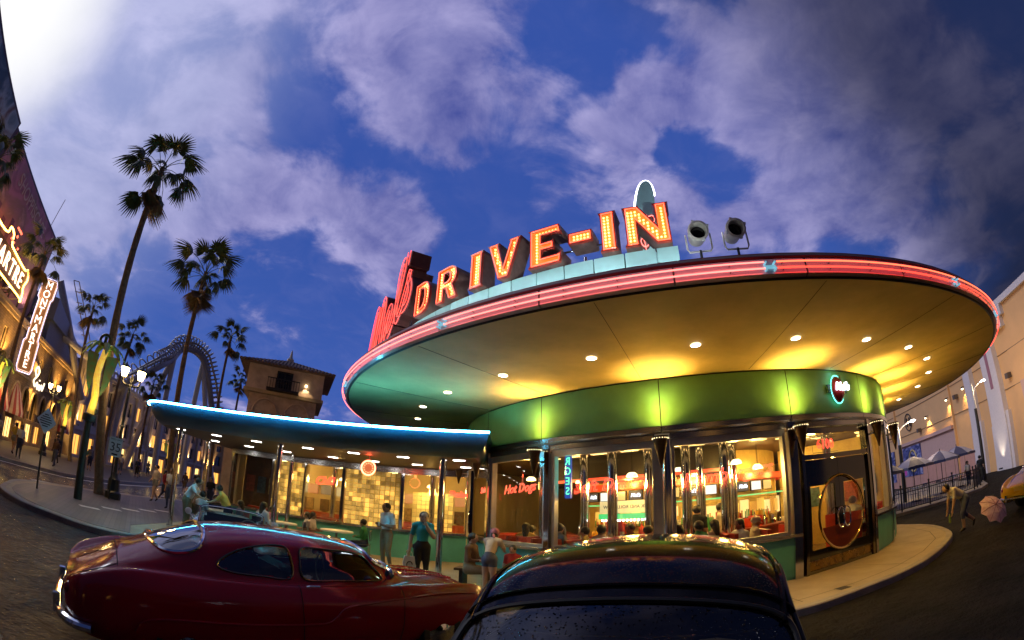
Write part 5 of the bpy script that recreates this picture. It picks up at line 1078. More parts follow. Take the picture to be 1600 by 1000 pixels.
# ------------------------------------------------------------------ street lamps, decorated poles, signs
GLOBE = pm('lit_globe', (.9, .85, .7), .4, emit=(1, .66, .24), es=26)
def twin_lamp(lab, x, y, h=5.0, power=260):
    T = thing('street_lamp', lab, 'street lamp', (x, y, .12), .75, 'twin-globe boulevard lamps')
    MB().lathe([(.0, 0), (.34, 0), (.34, .25), (.26, .32), (.24, .75), (.15, .85), (.12, 1.0), (.0, 1.0)], 10).build('base', BLACK, T); MB().cyl((0, 0, .9), (0, 0, h - .55), .075, .055, n=10).lathe([(.06, h * .55), (.12, h * .55 + .05), (.06, h * .55 + .1)], 10).build('pole', BLACK, T)
    MB().tube(catmull([(-.36, 0, h - .3), (-.34, 0, h - .55), (0, 0, h - .62), (.34, 0, h - .55), (.36, 0, h - .3)], 5), .04, 6).lathe([(.02, h - .5), (.07, h - .35), (.02, h - .15)], 8).build('arm', BLACK, T)
    for s_ in (-1, 1):
        g_ = MB().lathe([(0, -.02), (.10, .0), (.165, .22), (.175, .34), (.12, .36)], 14).build('globe', GLOBE, T, (s_ * .36, 0, h - .3)); MB().lathe([(.185, .34), (.16, .42), (.05, .50), (.0, .60)], 12).build('cap', BLACK, g_)
        lamp('POINT', (0, 0, -.14), power / 2, (1, .66, .24), g_, .15, name='globe_light')
twin_lamp('large twin-globe street lamp carrying the speed limit sign', -14.45, 13.25, 5.0, 160); twin_lamp('twin-globe street lamp before the stone building arches', -31.5, 20.9, 5.0, 400); twin_lamp('twin-globe street lamp before the ivory terrace', -52.8, 51.6, 5.0, 400)
twin_lamp('added unseen twin-globe lamp on the far pavement beside the poster hoarding', -22.8, 3.2, 5.0, 900); twin_lamp('added unseen twin-globe lamp on the far pavement short of the poster hoarding', -22.2, -5.0, 5.0, 900)  # unseen lamps added out of frame for warm glints on the road
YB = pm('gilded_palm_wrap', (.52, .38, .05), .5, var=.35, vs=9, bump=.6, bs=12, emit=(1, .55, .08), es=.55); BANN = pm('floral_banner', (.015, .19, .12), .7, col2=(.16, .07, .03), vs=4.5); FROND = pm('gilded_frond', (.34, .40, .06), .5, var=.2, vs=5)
def deco_pole(lab, x, y, h, glow, rz=.6, sc=1.0):
    T = thing('decorated_pole', lab, 'lamp post', (x, y, .0), rz, 'palm-shaped decorated poles')
    MB().cyl((0, 0, 0), (0, 0, h * .52), .15 * sc, .11 * sc, n=12).lathe([(.15 * sc, h * .5), (.24 * sc, h * .5 + .02), (.24 * sc, h * .5 + .22), (.15 * sc, h * .5 + .25)], 12).build('post', pm('dark_green_post', (.02, .022, .014), .6, var=.3), T)
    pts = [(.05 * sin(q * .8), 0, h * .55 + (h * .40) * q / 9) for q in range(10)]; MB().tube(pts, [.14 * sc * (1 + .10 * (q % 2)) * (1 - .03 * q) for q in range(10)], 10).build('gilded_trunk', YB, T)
    for q in range(9):
        a = q * 2 * pi / 9 + .2; L_ = .85 * sc; p = [Vector((cos(a) * L_ * t, sin(a) * L_ * t, h * .96 + .30 * sin(t * 2.2) - .55 * t * t)) for t in (0, .25, .5, .75, 1.0)]; m = MB(); s_ = Vector((-sin(a), cos(a), 0))
        for i, pp in enumerate(p): w = (.03, .10, .12, .09, .015)[i] * sc; m.v += [tuple(pp + s_ * w + Vector((0, 0, -.03))), tuple(pp + Vector((0, 0, .03))), tuple(pp - s_ * w + Vector((0, 0, -.03)))]
        m.f = [(3 * i + k, 3 * i + k + 1, 3 * i + 4 + k, 3 * i + 3 + k) for i in range(4) for k in range(2)]; m.mi = [0] * len(m.f); m.build('gilded_frond', FROND, T)
    e = MB().tube([(.19 * cos(t * pi / 9), -.22 * sc, h + .02 + .19 * sin(t * pi / 9)) for t in range(18)], .05, 6, True).cbox((0, -.2 * sc, h), (.10, .06, .3)); e.build('emblem', pm('emblem_dark_gilt', (.12, .09, .02), .4, .5), T)
    for s_ in (-1, 1):
        m = MB(); P_ = [(s_ * .16, h * .92), (s_ * .60, h * .93), (s_ * .52, h * .84), (s_ * .40, h * .74), (s_ * .20, h * .66)]; m.prism([(a * sc, b) for a, b in P_], .0, .02, lambda X, Y, Z: (X, Z, Y)); m.build('banner', BANN, T)
    MB().cbox((.24 * sc, -.1, h * .57), (.1, .1, .14)).build('uplighter', UPL, T); lamp('SPOT', (.35 * sc, -.7, h * .5), glow, (1, .80, .22), T, .08, 75, .8, (-.25, .45, 1), 'uplight')
deco_pole('gilded palm-shaped pole with flowered banners on the near island', -12.8, 10.15, 5.15, 150, .6)
for i, (x, y, lab) in enumerate(((-35.8, 25.6, 'gilded palm pole by the arches of the stone building'), (-21.7, 10.9, 'gilded palm pole on the far kerb below the white vertical sign'), (-52, 46.5, 'gilded palm pole before the ivory terrace'), (-41, 46.4, 'gilded palm pole nearest the coaster columns'), (-66, 66.5, 'gilded palm pole before the rose terrace'))): deco_pole(lab, x, y, 4.9 if x < -25 else 4.3, 260 if x < -25 else 700, .6, 1.25 if x < -25 else .9)
def sign_post(name, lab, x, y, h, plate, rz=.95):
    T = thing(name, lab, 'sign', (x, y, .12), rz); MB().cyl((0, 0, 0), (0, 0, h), .032, n=8).build('post', pm('dark_green_post'), T); plate(T, h); return T
PLW = pm('sign_white', (.70, .72, .74), .4, var=.05); INK = pm('sign_ink', (.015, .015, .018), .5)
def diamond(T, h):
    m = MB(); p = m.prism([(0, -.40), (.34, 0), (0, .40), (-.34, 0)], -.05, -.035, lambda X, Y, Z: (X, Z, h - .1 + Y)).build('plate', PLW, T, smooth=False)
    for i, w in enumerate((.16, .30, .40, .44, .36, .22)): MB().box(-w / 2 - .02, w / 2 - .04, -.058, -.0505, h + .07 - i * .068, h + .10 - i * .068).build('text_line', INK, p, smooth=False)
def speed(T, h):
    p = MB().box(-.27, .27, -.05, -.035, h - .75, h - .05).build('plate', PLW, T, smooth=False); text_on('numerals', '35', .46, INK, p, (0, -.056, h - .42), -pi / 2, extrude=.003); text_on('plate_lettering', 'SPEED LIMIT', .085, INK, p, (0, -.056, h - .13), -pi / 2, extrude=.003); MB().box(-.12, .12, -.058, -.0505, h - .70, h - .64).build('text_line', INK, p, smooth=False)
def small_plate(T, h):
    p = MB().box(-.18, .18, -.05, -.035, h - .5, h).build('plate', PLW, T, smooth=False); MB().tube([(.10 * cos(t * pi / 8), -.055, h - .25 + .10 * sin(t * pi / 8)) for t in range(16)], .015, 5, True).build('symbol', INK, p)
sign_post('diamond_sign', 'white diamond road sign on a thin post at the island tip', -13.4, 8.85, 2.15, diamond)
sign_post('speed_sign', 'white speed limit 35 sign on the post of the large street lamp', -14.1, 12.75, 2.35, speed, .85); sign_post('small_sign', 'small white square sign near the island crossing', -16.0, 19.0, 1.5, small_plate, .8)
# ------------------------------------------------------------------ tower behind the wing
TW = thing('spanish_tower', 'pinkish stucco tower with a tiled hip roof and iron balcony behind the wing', 'building', (-13.1, 24.2, 0), radians(26))
ST = pm('weathered_pink_stucco', (.50, .36, .28), .85, var=.25, vs=1.6, bump=.2, bs=25)
MB().box(-1.9, 1.9, -1.9, 1.9, 0, 6.9).build('shaft', ST, TW, smooth=False); MB().box(-2.15, 2.15, -2.15, 2.15, 6.9, 8.3).build('belfry', ST, TW, smooth=False); MB().box(-2.25, 2.25, -2.25, 2.25, 6.75, 6.93).build('moulding', TRIM, TW, smooth=False)
for s_ in (-1, 1):
    for k in range(2): MB().tube([(-.9 + k * 1.8 + .7 * cos(radians(q)), s_ * 1.95, 5.7 + .8 * sin(radians(q))) for q in range(0, 181, 20)], .07, 5).build('arch_moulding', ST, TW)
TILE = pm('clay_roof_tile', (.17, .10, .07), .8, var=.3, vs=8)
m = MB(); m.add([(-2.7, -2.7, 8.3), (2.7, -2.7, 8.3), (2.7, 2.7, 8.3), (-2.7, 2.7, 8.3), (0, 0, 9.3)], [(0, 1, 4), (1, 2, 4), (2, 3, 4), (3, 0, 4), (3, 2, 1, 0)]); rf = m.build('roof', TILE, TW, smooth=False)
m = MB()
for s_ in range(4):
    R = Matrix.Rotation(s_ * pi / 2, 3, 'Z')
    for i in range(-13, 14):
        x = i * .2; f = abs(x) / 2.7; m.tube([R @ Vector((x, -2.72, 8.32)), R @ Vector((x, -2.7 * f - .02, 9.32 - f * 1.0))], .07, 5)
m.build('tile_ridges', TILE, rf, kind='stuff')
MB().lathe([(.22, 9.1), (.22, 9.45), (.10, 9.6), (.06, 9.9), (.0, 10.1)], 8).build('finial', pm('pale_grey_paint', (.45, .45, .48), .6), rf)
w = win(TW, -.5, .4, 7.1, 8.1, DARKP, -2.2, BLACK); bal = MB().box(-.95, .85, -2.7, -2.16, 6.95, 7.05)
for i in range(13): bal.cyl((-.92 + i * .145, -2.66, 7.05), (-.92 + i * .145, -2.66, 7.55), .014, n=5)
bal.box(-.95, .85, -2.69, -2.64, 7.55, 7.6); bal.build('balcony', BLACK, TW)
f = MB().cbox((0, 0, 0), (.1, .14, .1)).build('wall_lamp', LIT_WARM, TW, (1.2, -2.22, 7.55)); lamp('SPOT', (0, -.1, -.1), 25, (1, .75, .4), f, .05, 110, .6, (0, .2, -1), 'wall_lamp_beam')
BK = thing('stucco_hall', 'low stucco hall with tiled roof beyond the wing', 'building', (-8.0, 25.5, 0), radians(14))
MB().box(-3.2, 6, 0, 8, 0, 5.6).build('wall', ST, BK, smooth=False); m = MB(); m.add([(-3.5, -.5, 5.6), (6.4, -.5, 5.6), (6.4, 4, 6.6), (-3.5, 4, 6.6), (6.4, 8.5, 5.6), (-3.5, 8.5, 5.6)], [(0, 1, 2, 3), (3, 2, 4, 5), (0, 3, 5), (1, 4, 2), (0, 5, 4, 1)]); rf = m.build('roof', TILE, BK, smooth=False)
m = MB()
for i in range(48): m.tube([(-3.45 + i * .21, -.52, 5.62), (-3.45 + i * .21, 4, 6.63)], .06, 5)
m.build('tile_ridges', TILE, rf, kind='stuff')
MB().box(-2.8, -1.2, -.02, .1, 3.9, 4.7).build('window', DARKP, BK, smooth=False)
PV = thing('rust_stucco_porch', 'orange-lit stucco porch pier beyond the terrace tables', 'building', (-11.6, 17.6, .12), radians(30))
MB().box(-.5, .5, -.4, .4, 0, 3.3).build('pier', ST, PV, smooth=False); MB().box(.5, 4.5, .1, .4, 0, 3.2).build('wall', pm('orange_stucco', (.50, .26, .09), .8, var=.15), PV, smooth=False); MB().box(-.7, 4.7, -.6, .6, 3.2, 3.5).build('lintel', ST, PV, smooth=False)
pl = MB().cbox((0, 0, 0), (.16, .16, .24)).build('porch_lamp', LIT_WARM, PV, (2.2, -.1, 2.7)); lamp('POINT', (0, -.3, 0), 70, (1, .62, .2), pl, .1, name='porch_light')
# ------------------------------------------------------------------ coaster
CS = thing('roller_coaster', 'grey tubular roller coaster track on white columns behind the palms', 'roller coaster', (0, 0, 0))
TRK = pm('coaster_grey_steel', (.36, .34, .37), .5, .4, var=.15); CWH = pm('coaster_white_steel', (.62, .60, .64), .5, var=.1)
tp = catmull([(-52.5, 40.5, 8.5), (-48.5, 42.2, 10.8), (-46.6, 46.8, 15.2), (-46.8, 49.4, 17.0), (-47.2, 51.6, 19.4), (-46.4, 54.0, 20.0), (-45.2, 56.0, 19.0), (-44.4, 57.2, 16.5), (-44.0, 58.5, 13.5), (-43.5, 60, 10)], 10)
sd2 = []; 
for i, p in enumerate(tp):
    d = (tp[min(i + 1, len(tp) - 1)] - tp[max(i - 1, 0)]).normalized(); s_ = d.cross(Vector((0, 0, 1))); s_ = s_.normalized() if s_.length > .05 else Vector((.7, .7, 0)); sd2.append((s_, s_.cross(d)))
for q in (-1, 1): MB().tube([p + s_ * q * .75 for p, (s_, u) in zip(tp, sd2)], .18, 6).build('rail', TRK, CS)
MB().tube([p - u * .9 for p, (s_, u) in zip(tp, sd2)], .50, 8).build('spine', TRK, CS)
for i in range(0, len(tp), 2):
    p, (s_, u) = tp[i], sd2[i]; MB().tube([p + s_ * .8, p - u * .8, p - s_ * .8], .13, 5).build('cross_tie', TRK, CS)
    MB().tube([p + s_ * 1.1 * cos(a) + u * 1.1 * sin(a) for a in [pi * k / 8 for k in range(9)]], .10, 5).build('hoop', TRK, CS)
for a, b in (((-45.6, 55.8, 18.2), (-46.6, 56.4, 0)), ((-45.6, 55.8, 18.2), (-41.5, 58, 0)), ((-46.8, 50.3, 17.6), (-46.8, 50.3, 0)), ((-46.8, 50.3, 17.6), (-50.0, 47.5, 0)), ((-48.4, 43.5, 10.2), (-50.5, 44.5, 0))): MB().cyl(a, b, .38, .42, n=12).build('column', CWH, CS)
C2 = thing('coaster_lift', 'dark coaster lift column with a ladder and white cross pipe behind the blade sign', 'roller coaster', (0, 0, 0))
a, b, c = Vector((-43.6, 25.6, 15.9)), Vector((-43.2, 28.6, 12.0)), Vector((-42.4, 32.0, 6)); 
MB().tube(catmull([a, b, c], 6), .42, 8).build('lift_column', TRK, C2); off = Vector((.9, 1.1, .6))
for q in (0, .6): MB().tube([p + off + Vector((q, q * .6, 0)) for p in catmull([a, b, c], 6)], .06, 5).build('ladder_rail', TRK, C2)
for i in range(12): p = a.lerp(c, i / 11); MB().cyl(p + off, p + off + Vector((.6, .36, 0)), .05, n=5).build('ladder_rung', TRK, C2)
MB().tube([(-46.5, 22, 13.2), (-44, 27.6, 11.4), (-40.5, 33.2, 9.6)], .42, 10).build('cross_pipe', CWH, C2)
# ------------------------------------------------------------------ right side: stage building
RA = radians(248); RBP = Vector((50, 51.6, 0))
RB = thing('stage_building', 'big tan stage building with white art-deco pilasters and recessed posters', 'building', RBP, RA)
TANW = pm('tan_stage_wall', (.72, .42, .19), .85, var=.05, vs=.8, bump=.1, bs=20); PINKW = pm('pink_panel', (.56, .36, .31), .8, var=.05); PILW = pm('white_pilaster_paint', (.66, .60, .60), .7, var=.05)
MB().box(-12, 60, 0, 20, 0, 11.0).build('wall', TANW, RB, smooth=False); MB().box(35.6, 60, -.06, 19.9, 0, 12.0).build('wall', TANW, RB, smooth=False)
MB().box(35.3, 60, -.4, .1, 12.0, 12.45).box(35.0, 36.6, -.45, .1, 11.2, 11.99).box(34.8, 36.2, -.5, .1, 10.4, 11.19).build('cornice', PILW, RB, smooth=False)
for z in (8.6, 5.9): MB().box(-12, 60, -.07, 0, z, z + .05).build('wall_joint', pm('joint_brown', (.25, .16, .09), .9), RB, smooth=False)  # brown strips for the wall joints
MB().box(11.2, 24.6, -.35, 0, 4.75, 5.1).build('ledge', PINKW, RB, smooth=False); MB().box(11.2, 24.6, -.05, 0, .0, 4.75).build('recessed_panel', PINKW, RB, smooth=False)
MB().box(-12, 28.3, -.10, 0, 0, 2.3).build('wainscot', pm('pink_wainscot', (.52, .27, .21), .8, var=.08, vs=2), RB, smooth=False)
for x in range(-10, 28, 2): MB().box(x, x + .05, -.125, -.1, 0, 2.3).build('wainscot_joint', pm('joint_brown'), RB, smooth=False)
for x, w in ((24.9, .16), (10.9, .16)): MB().box(x, x + w, -.25, 0, 0, 10.5).build('downpipe', TANW, RB, smooth=False)
for x0, x1, ztop in ((28.6, 29.7, 11), (31.9, 34.0, 11)):
    MB().box(x0, x1, -.55, 0, 0, ztop).build('pilaster', PILW, RB, smooth=False); MB().box(x0 - .3, x0, -.40, 0, 0, 3.6).box(x1, x1 + .35, -.40, 0, 0, 4.4).build('pilaster_step', PILW, RB, smooth=False)
MB().box(32.75, 33.15, -.585, -.552, 6.4, 10.8).build('pilaster_stripe', pm('mauve_stripe', (.35, .16, .20), .7), RB, smooth=False)
up = MB().cbox((0, 0, 0), (.3, .2, .12)).build('uplighter', UPL, RB, (32.95, -1.0, .18)); lamp('SPOT', (0, 0, .1), 300, (1, .86, .62), up, .1, 50, .8, (0, .13, 1), 'uplight')
MB().box(36.6, 46, -.3, -.06, 5.6, 6.0).box(36.6, 37.0, -.3, -.06, 0, 5.6).build('portal_frame', PINKW, RB, smooth=False); MB().box(37, 46, -.09, -.061, 0, 5.6).build('portal_panel', pm('tan_portal', (.40, .26, .13), .8), RB, smooth=False); MB().box(37, 41, -.13, -.092, 0, 3.2).build('portal_door', pm('brick_red_door', (.34, .13, .07), .7), RB, smooth=False)
for x0, x1, z0, z1, lab in ((12.0, 16.9, 1.2, 4.55, 'dark blue poster with gold ring'), (8.4, 9.4, .8, 4.6, 'narrow dark poster')):
    p = MB().box(x0, x1, -.16, -.06, z0, z1).build('poster', poster_mat('stage_poster_%d' % x0, [(.01, .012, .03), (.03, .04, .14), (.12, .13, .35), (.5, .5, .6)], 2.2), RB, smooth=False); p['label'] = lab
    if x1 > 10:
        MB().tube([((x0 + x1) / 2 + .3 + 1.0 * cos(t * pi / 12), -.18, (z0 + z1) / 2 + 1.2 * sin(t * pi / 12)) for t in range(24)], .10, 6, True).build('poster_ring', pm('poster_gold', (.55, .42, .16), .5), p); MB().box(x0 + .1, x0 + .7, -.175, -.161, z0 + .2, z0 + 1.1).build('poster_patch', pm('poster_magenta', (.6, .08, .4), .5), p, smooth=False)
for x, z in ((19.6, 6.9), (24.6, 7.6), (28.0, 7.8)):
    l_ = MB().lathe([(.0, .12), (.08, .10), (.22, -.06)], 12).cyl((0, .35, .12), (0, 0, .1), .03, n=6).build('wall_lamp', BLACK, RB, (x, -.42, z)); MB().sphere((0, 0, -.05), .12, 10, 6).build('bulb', LIT_WARM, l_); lamp('SPOT', (0, 0, -.15), 700, (1, .66, .24), l_, .1, 100, .8, (0, .3, -1), 'wall_lamp_beam')
for x, z in ((17.4, 5.9), (26.3, 7.4), (35.2, 6.8)): MB().cbox((0, -.3, 0), (.4, .45, .4)).cyl((0, 0, 0), (0, -.2, 0), .05, n=6).build('wall_speaker', pm('speaker_grey', (.12, .09, .07), .6), RB, (x, 0, z))
em = MB().tube([(.85 * cos(t * pi / 14), -.12, .95 * sin(t * pi / 14)) for t in range(28)], .06, 6, True).box(-.42, -.26, -.16, -.06, -.5, .5).box(.26, .42, -.16, -.06, -.5, .5).box(-.26, .26, -.15, -.07, -.08, .08); em.build('iron_emblem', BLACK, RB, (14.6, 0, 7.3))
def arm_lamp(lab, x, y, h, rz):
    T = thing('arm_street_lamp', lab, 'street lamp', (x, y, 0), rz, 'single-arm lamps by the stage building')
    MB().cyl((0, 0, 0), (0, 0, h * .74), .14, .11, n=10).build('pole', BLACK, T); MB().cyl((0, 0, h * .74), (0, 0, h), .11, .10, n=10).build('pole_top', pm('pale_blue_grey', (.5, .5, .56), .5), T)
    MB().tube(catmull([(0, 0, h * .9), (.35, 0, h * .96), (.9, 0, h + .02)], 5), .045, 6).build('arm', pm('pale_blue_grey'), T); s_ = MB().sphere((1.05, 0, h), .14, 12, 8, (1.3, .8, .5)).build('lamp_head', LIT_WHITE, T); lamp('POINT', (1.05, 0, h - .25), 420, (1, .70, .36), T, .12, name='street_light')
arm_lamp('single-arm street lamp by the white pilaster', 30.4, 19.2, 6.5, radians(-40)); arm_lamp('single-arm street lamp by the blue poster', 22.2, 20.0, 4.7, radians(-40))
# terrace with railing, parasols, tables
slab('terrace', [(15.2, 15.6), (19, 15.0), (22.8, 14.7), (25, 15.6), (31, 20), (43, 36), (30, 44), (16, 30), (14.6, 18)], CONC, .13)
FC = thing('railing', 'black iron railing along the kerb of the parasol terrace', 'fence', (0, 0, .13)); fp_ = [Vector((15.5, 16.0, 0)), Vector((19, 15.4, 0)), Vector((22.7, 15.1, 0)), Vector((24.6, 15.9, 0)), Vector((26.5, 17.3, 0))]
bar_me = MB().cyl((0, 0, .1), (0, 0, 1.0), .014, n=5).me(BLACK, 'bar'); post_me = MB().cyl((0, 0, 0), (0, 0, 1.12), .04, n=8).sphere((0, 0, 1.14), .055, 8, 6).me(BLACK, 'post')
for a, b in zip(fp_, fp_[1:]):
    n = int((b - a).length / .15); d = (b - a)
    for z in (.1, .82, 1.0): MB().cyl(a + Vector((0, 0, z)), b + Vector((0, 0, z)), .02, n=6).build('rail', BLACK, FC)
    for i in range(n): obj('post' if i == 0 or i == n // 2 else 'bar', post_me if i == 0 or i == n // 2 else bar_me, FC, a + d * i / n)
UB = [pm('parasol_navy', (.02, .025, .085), .7), pm('parasol_white', (.20, .20, .30), .7)]
def parasol(lab, x, y, rz, h=2.45):
    T = thing('parasol', lab, 'parasol', (x, y, .13), rz, 'navy and white parasols'); m = MB(); n = 8
    for i in range(n):
        m.mat(i % 2); a0, a1 = 2 * pi * i / n, 2 * pi * (i + 1) / n; am = (a0 + a1) / 2; r = 1.3
        m.add([(0, 0, h), (.65 * cos(a0), .65 * sin(a0), h - .22), (.65 * cos(a1), .65 * sin(a1), h - .22), (r * cos(a0), r * sin(a0), h - .58), (r * .93 * cos(am), r * .93 * sin(am), h - .55), (r * cos(a1), r * sin(a1), h - .58), (r * cos(a0), r * sin(a0), h - .72), (r * .93 * cos(am), r * .93 * sin(am), h - .70), (r * cos(a1), r * sin(a1), h - .72)], [(0, 1, 2), (1, 3, 4, 2), (2, 4, 5), (3, 6, 7, 4), (4, 7, 8, 5)])
    m.build('canopy', UB, T, smooth=False); MB().cyl((0, 0, 0), (0, 0, h + .1), .025, n=8).build('pole', BLACK, T); MB().cyl((0, 0, 0), (0, 0, .06), .28, n=14).build('foot', BLACK, T)
    tt = thing('cafe_table', 'round white cafe table under the ' + lab.replace('navy and white ', ''), 'table', (x + .5, y + .2, .13), 0, 'terrace tables'); MB().cyl((0, 0, .70), (0, 0, .74), .45, n=20).build('top', WHITE, tt); MB().cyl((0, 0, 0), (0, 0, .7), .03, n=8).cyl((0, 0, 0), (0, 0, .03), .22, n=12).build('leg', BLACK, tt)
    for q in range(2):
        cc = thing('cafe_chair', 'cafe chair %s table under %s' % (('beside the', 'across the')[q], lab.replace('navy and white ', 'the ')), 'chair', (x + .5 + (.75 if q else -.75), y + .2 + (.2 if q else -.2), .13), (pi / 2 if q else -pi / 2), 'terrace chairs'); MB().cbox((0, 0, .45), (.42, .42, .03)).build('seat', STEEL, cc); MB().tube([(-.2, -.2, .45), (-.2, -.24, .85), (.2, -.24, .85), (.2, -.2, .45)], .015, 5).cbox((0, -.23, .75), (.38, .02, .14)).build('backrest', STEEL, cc)
        for sx in (-1, 1):
            for sy in (-1, 1): MB().cyl((sx * .19, sy * .19, 0), (sx * .19, sy * .19, .45), .014, n=5).build('leg', STEEL, cc)
parasol('navy and white parasol by the railing end near the diner', 18.7, 18.4, .2); parasol('navy and white parasol in front of the dark blue poster', 21.6, 18.6, .5, 2.5); parasol('navy and white parasol before the blank pink panel', 24.4, 18.6, .1, 2.5); parasol('navy and white parasol by the street lamp pole', 27.0, 19.1, .4, 2.55)
# ------------------------------------------------------------------ the far side of the road behind the viewer (seen only in reflections)
def opposite(lab, x0, x1, y, h, col):
    T = thing('opposite_building', lab, 'building', (0, 0, 0)); MB().box(x0, x1, y - 12, y, 0, h).build('wall', pm('dark_stucco', (.05, .045, .045), .8, var=.2), T, smooth=False); MB().box(x0 - .2, x1 + .2, y - 12.2, y + .3, h, h + .4).build('cornice', pm('dark_trim', (.03, .028, .03), .8), T, smooth=False)
    for i in range(int((x1 - x0) / 4)):
        x = x0 + 2 + i * 4; MB().box(x - .8, x + .8, y, y + .05, .6, 2.6).build('shop_window', SHOP if i % 3 == 0 else DARKP, T, smooth=False); MB().box(x - .7, x + .7, y, y + .05, 4, 5.6).build('window', DARKP, T, smooth=False)
opposite('dark long arcade across the road from the diner', -40, -7, -17, 9.5, 0); opposite('dark corner block across the road from the diner', -1, 40, -17, 11, 0)
# ------------------------------------------------------------------ people: one voxel-fused body each, hair / held things apart
def capsule(m, a, b, r0, r1, n=10):
    a, b = Vector(a), Vector(b); d = (b - a); L = d.length; d = d.normalized() if L > 1e-6 else Vector((0, 0, 1)); pts, rs = [], []
    for t in (-.98, -.75, -.4, 0): pts.append(a + d * r0 * t); rs.append(r0 * sqrt(max(.02, 1 - t * t)))
    for t in (0, .4, .75, .98): pts.append(b + d * r1 * t); rs.append(r1 * sqrt(max(.02, 1 - t * t)))
    m.tube(pts, rs, n)
BASE = dict(pel=(0, 0, .53), wai=(0, 0, .62), che=(0, .005, .745), nkb=(0, -.005, .825), nek=(0, .005, .865), hea=(0, .018, .925),
            shL=(-.108, 0, .805), elL=(-.135, -.015, .63), wrL=(-.14, .03, .475), haL=(-.14, .05, .43), shR=(.108, 0, .805), elR=(.135, -.015, .63), wrR=(.14, .03, .475), haR=(.14, .05, .43),
            hiL=(-.052, 0, .52), knL=(-.058, .012, .285), anL=(-.06, -.012, .045), toL=(-.066, .075, .022), hiR=(.052, 0, .52), knR=(.058, .012, .285), anR=(.06, -.012, .045), toR=(.066, .075, .022))
POSES = {
 'stand': {},
 'walk': dict(knL=(-.055, .07, .30), anL=(-.056, .10, .05), toL=(-.06, .18, .03), knR=(.055, -.01, .28), anR=(.056, -.15, .09), toR=(.058, -.09, .03), elL=(-.135, -.07, .64), wrL=(-.13, -.04, .50), haL=(-.128, -.02, .46), elR=(.135, .03, .63), wrR=(.125, .12, .53), haR=(.12, .15, .50)),
 'read': dict(elL=(-.14, -.02, .64), wrL=(-.05, .13, .66), haL=(-.02, .155, .67), elR=(.14, -.02, .635), wrR=(.06, .13, .65), haR=(.03, .155, .665), knL=(-.085, .03, .285), anL=(-.12, .0, .045), toL=(-.14, .07, .022), hea=(.008, .03, .92)),
 'mouth': dict(elL=(-.15, .05, .66), wrL=(-.06, .10, .80), haL=(-.035, .095, .85), elR=(.15, -.03, .635), wrR=(.165, .02, .49), haR=(.168, .03, .445), hea=(-.008, .03, .922)),
 'lean': dict(pel=(0, -.02, .53), wai=(0, .02, .61), che=(0, .09, .72), nkb=(0, .135, .79), nek=(0, .16, .825), hea=(0, .20, .875), shL=(-.1, .12, .775), elL=(-.13, .22, .66), wrL=(-.09, .33, .62), haL=(-.08, .37, .61), shR=(.1, .12, .775), elR=(.13, .22, .66), wrR=(.09, .33, .62), haR=(.08, .37, .61)),
 'stoop': dict(pel=(0, -.04, .52), wai=(0, .04, .59), che=(0, .16, .66), nkb=(0, .235, .71), nek=(0, .265, .725), hea=(0, .32, .745), shL=(-.10, .2, .69), elL=(-.13, .24, .53), wrL=(-.12, .27, .40), haL=(-.12, .28, .36), shR=(.10, .2, .69), elR=(.13, .23, .53), wrR=(.13, .25, .40), haR=(.13, .26, .36),
               hiL=(-.052, -.04, .51), hiR=(.052, -.04, .51), knL=(-.06, .05, .30), anL=(-.062, .03, .05), toL=(-.066, .11, .022), knR=(.06, -.03, .29), anR=(.062, -.24, .13), toR=(.066, -.22, .05)),
 'sit': dict(pel=(0, -.02, .30), wai=(0, -.01, .39), che=(0, .01, .515), nkb=(0, .01, .595), nek=(0, .02, .635), hea=(0, .035, .695), shL=(-.108, .01, .575), elL=(-.14, .04, .42), wrL=(-.09, .16, .42), haL=(-.07, .20, .42), shR=(.108, .01, .575), elR=(.14, .04, .42), wrR=(.09, .16, .42), haR=(.07, .20, .42),
             hiL=(-.052, -.01, .285), knL=(-.07, .24, .29), anL=(-.07, .25, .045), toL=(-.072, .33, .022), hiR=(.052, -.01, .285), knR=(.07, .24, .29), anR=(.07, .25, .045), toR=(.072, .33, .022)),
}
BONES = [('pel', 'wai', .082, .076, 'bot'), ('wai', 'che', .078, .088, 'top'), ('che', 'nkb', .088, .052, 'top'), ('nkb', 'nek', .036, .032, 'skin'), ('nek', 'hea', .038, .060, 'skin'), ('nkb', 'shL', .05, .047, 'top'), ('nkb', 'shR', .05, .047, 'top')]
for s_ in 'LR': BONES += [('sh' + s_, 'el' + s_, .040, .031, 'slv'), ('el' + s_, 'wr' + s_, .030, .021, 'arm'), ('wr' + s_, 'ha' + s_, .021, .024, 'skin'), ('pel', 'hi' + s_, .075, .068, 'bot'), ('hi' + s_, 'kn' + s_, .070, .046, 'thi'), ('kn' + s_, 'an' + s_, .044, .026, 'cal'), ('an' + s_, 'to' + s_, .030, .022, 'sho')]
BODY = {}
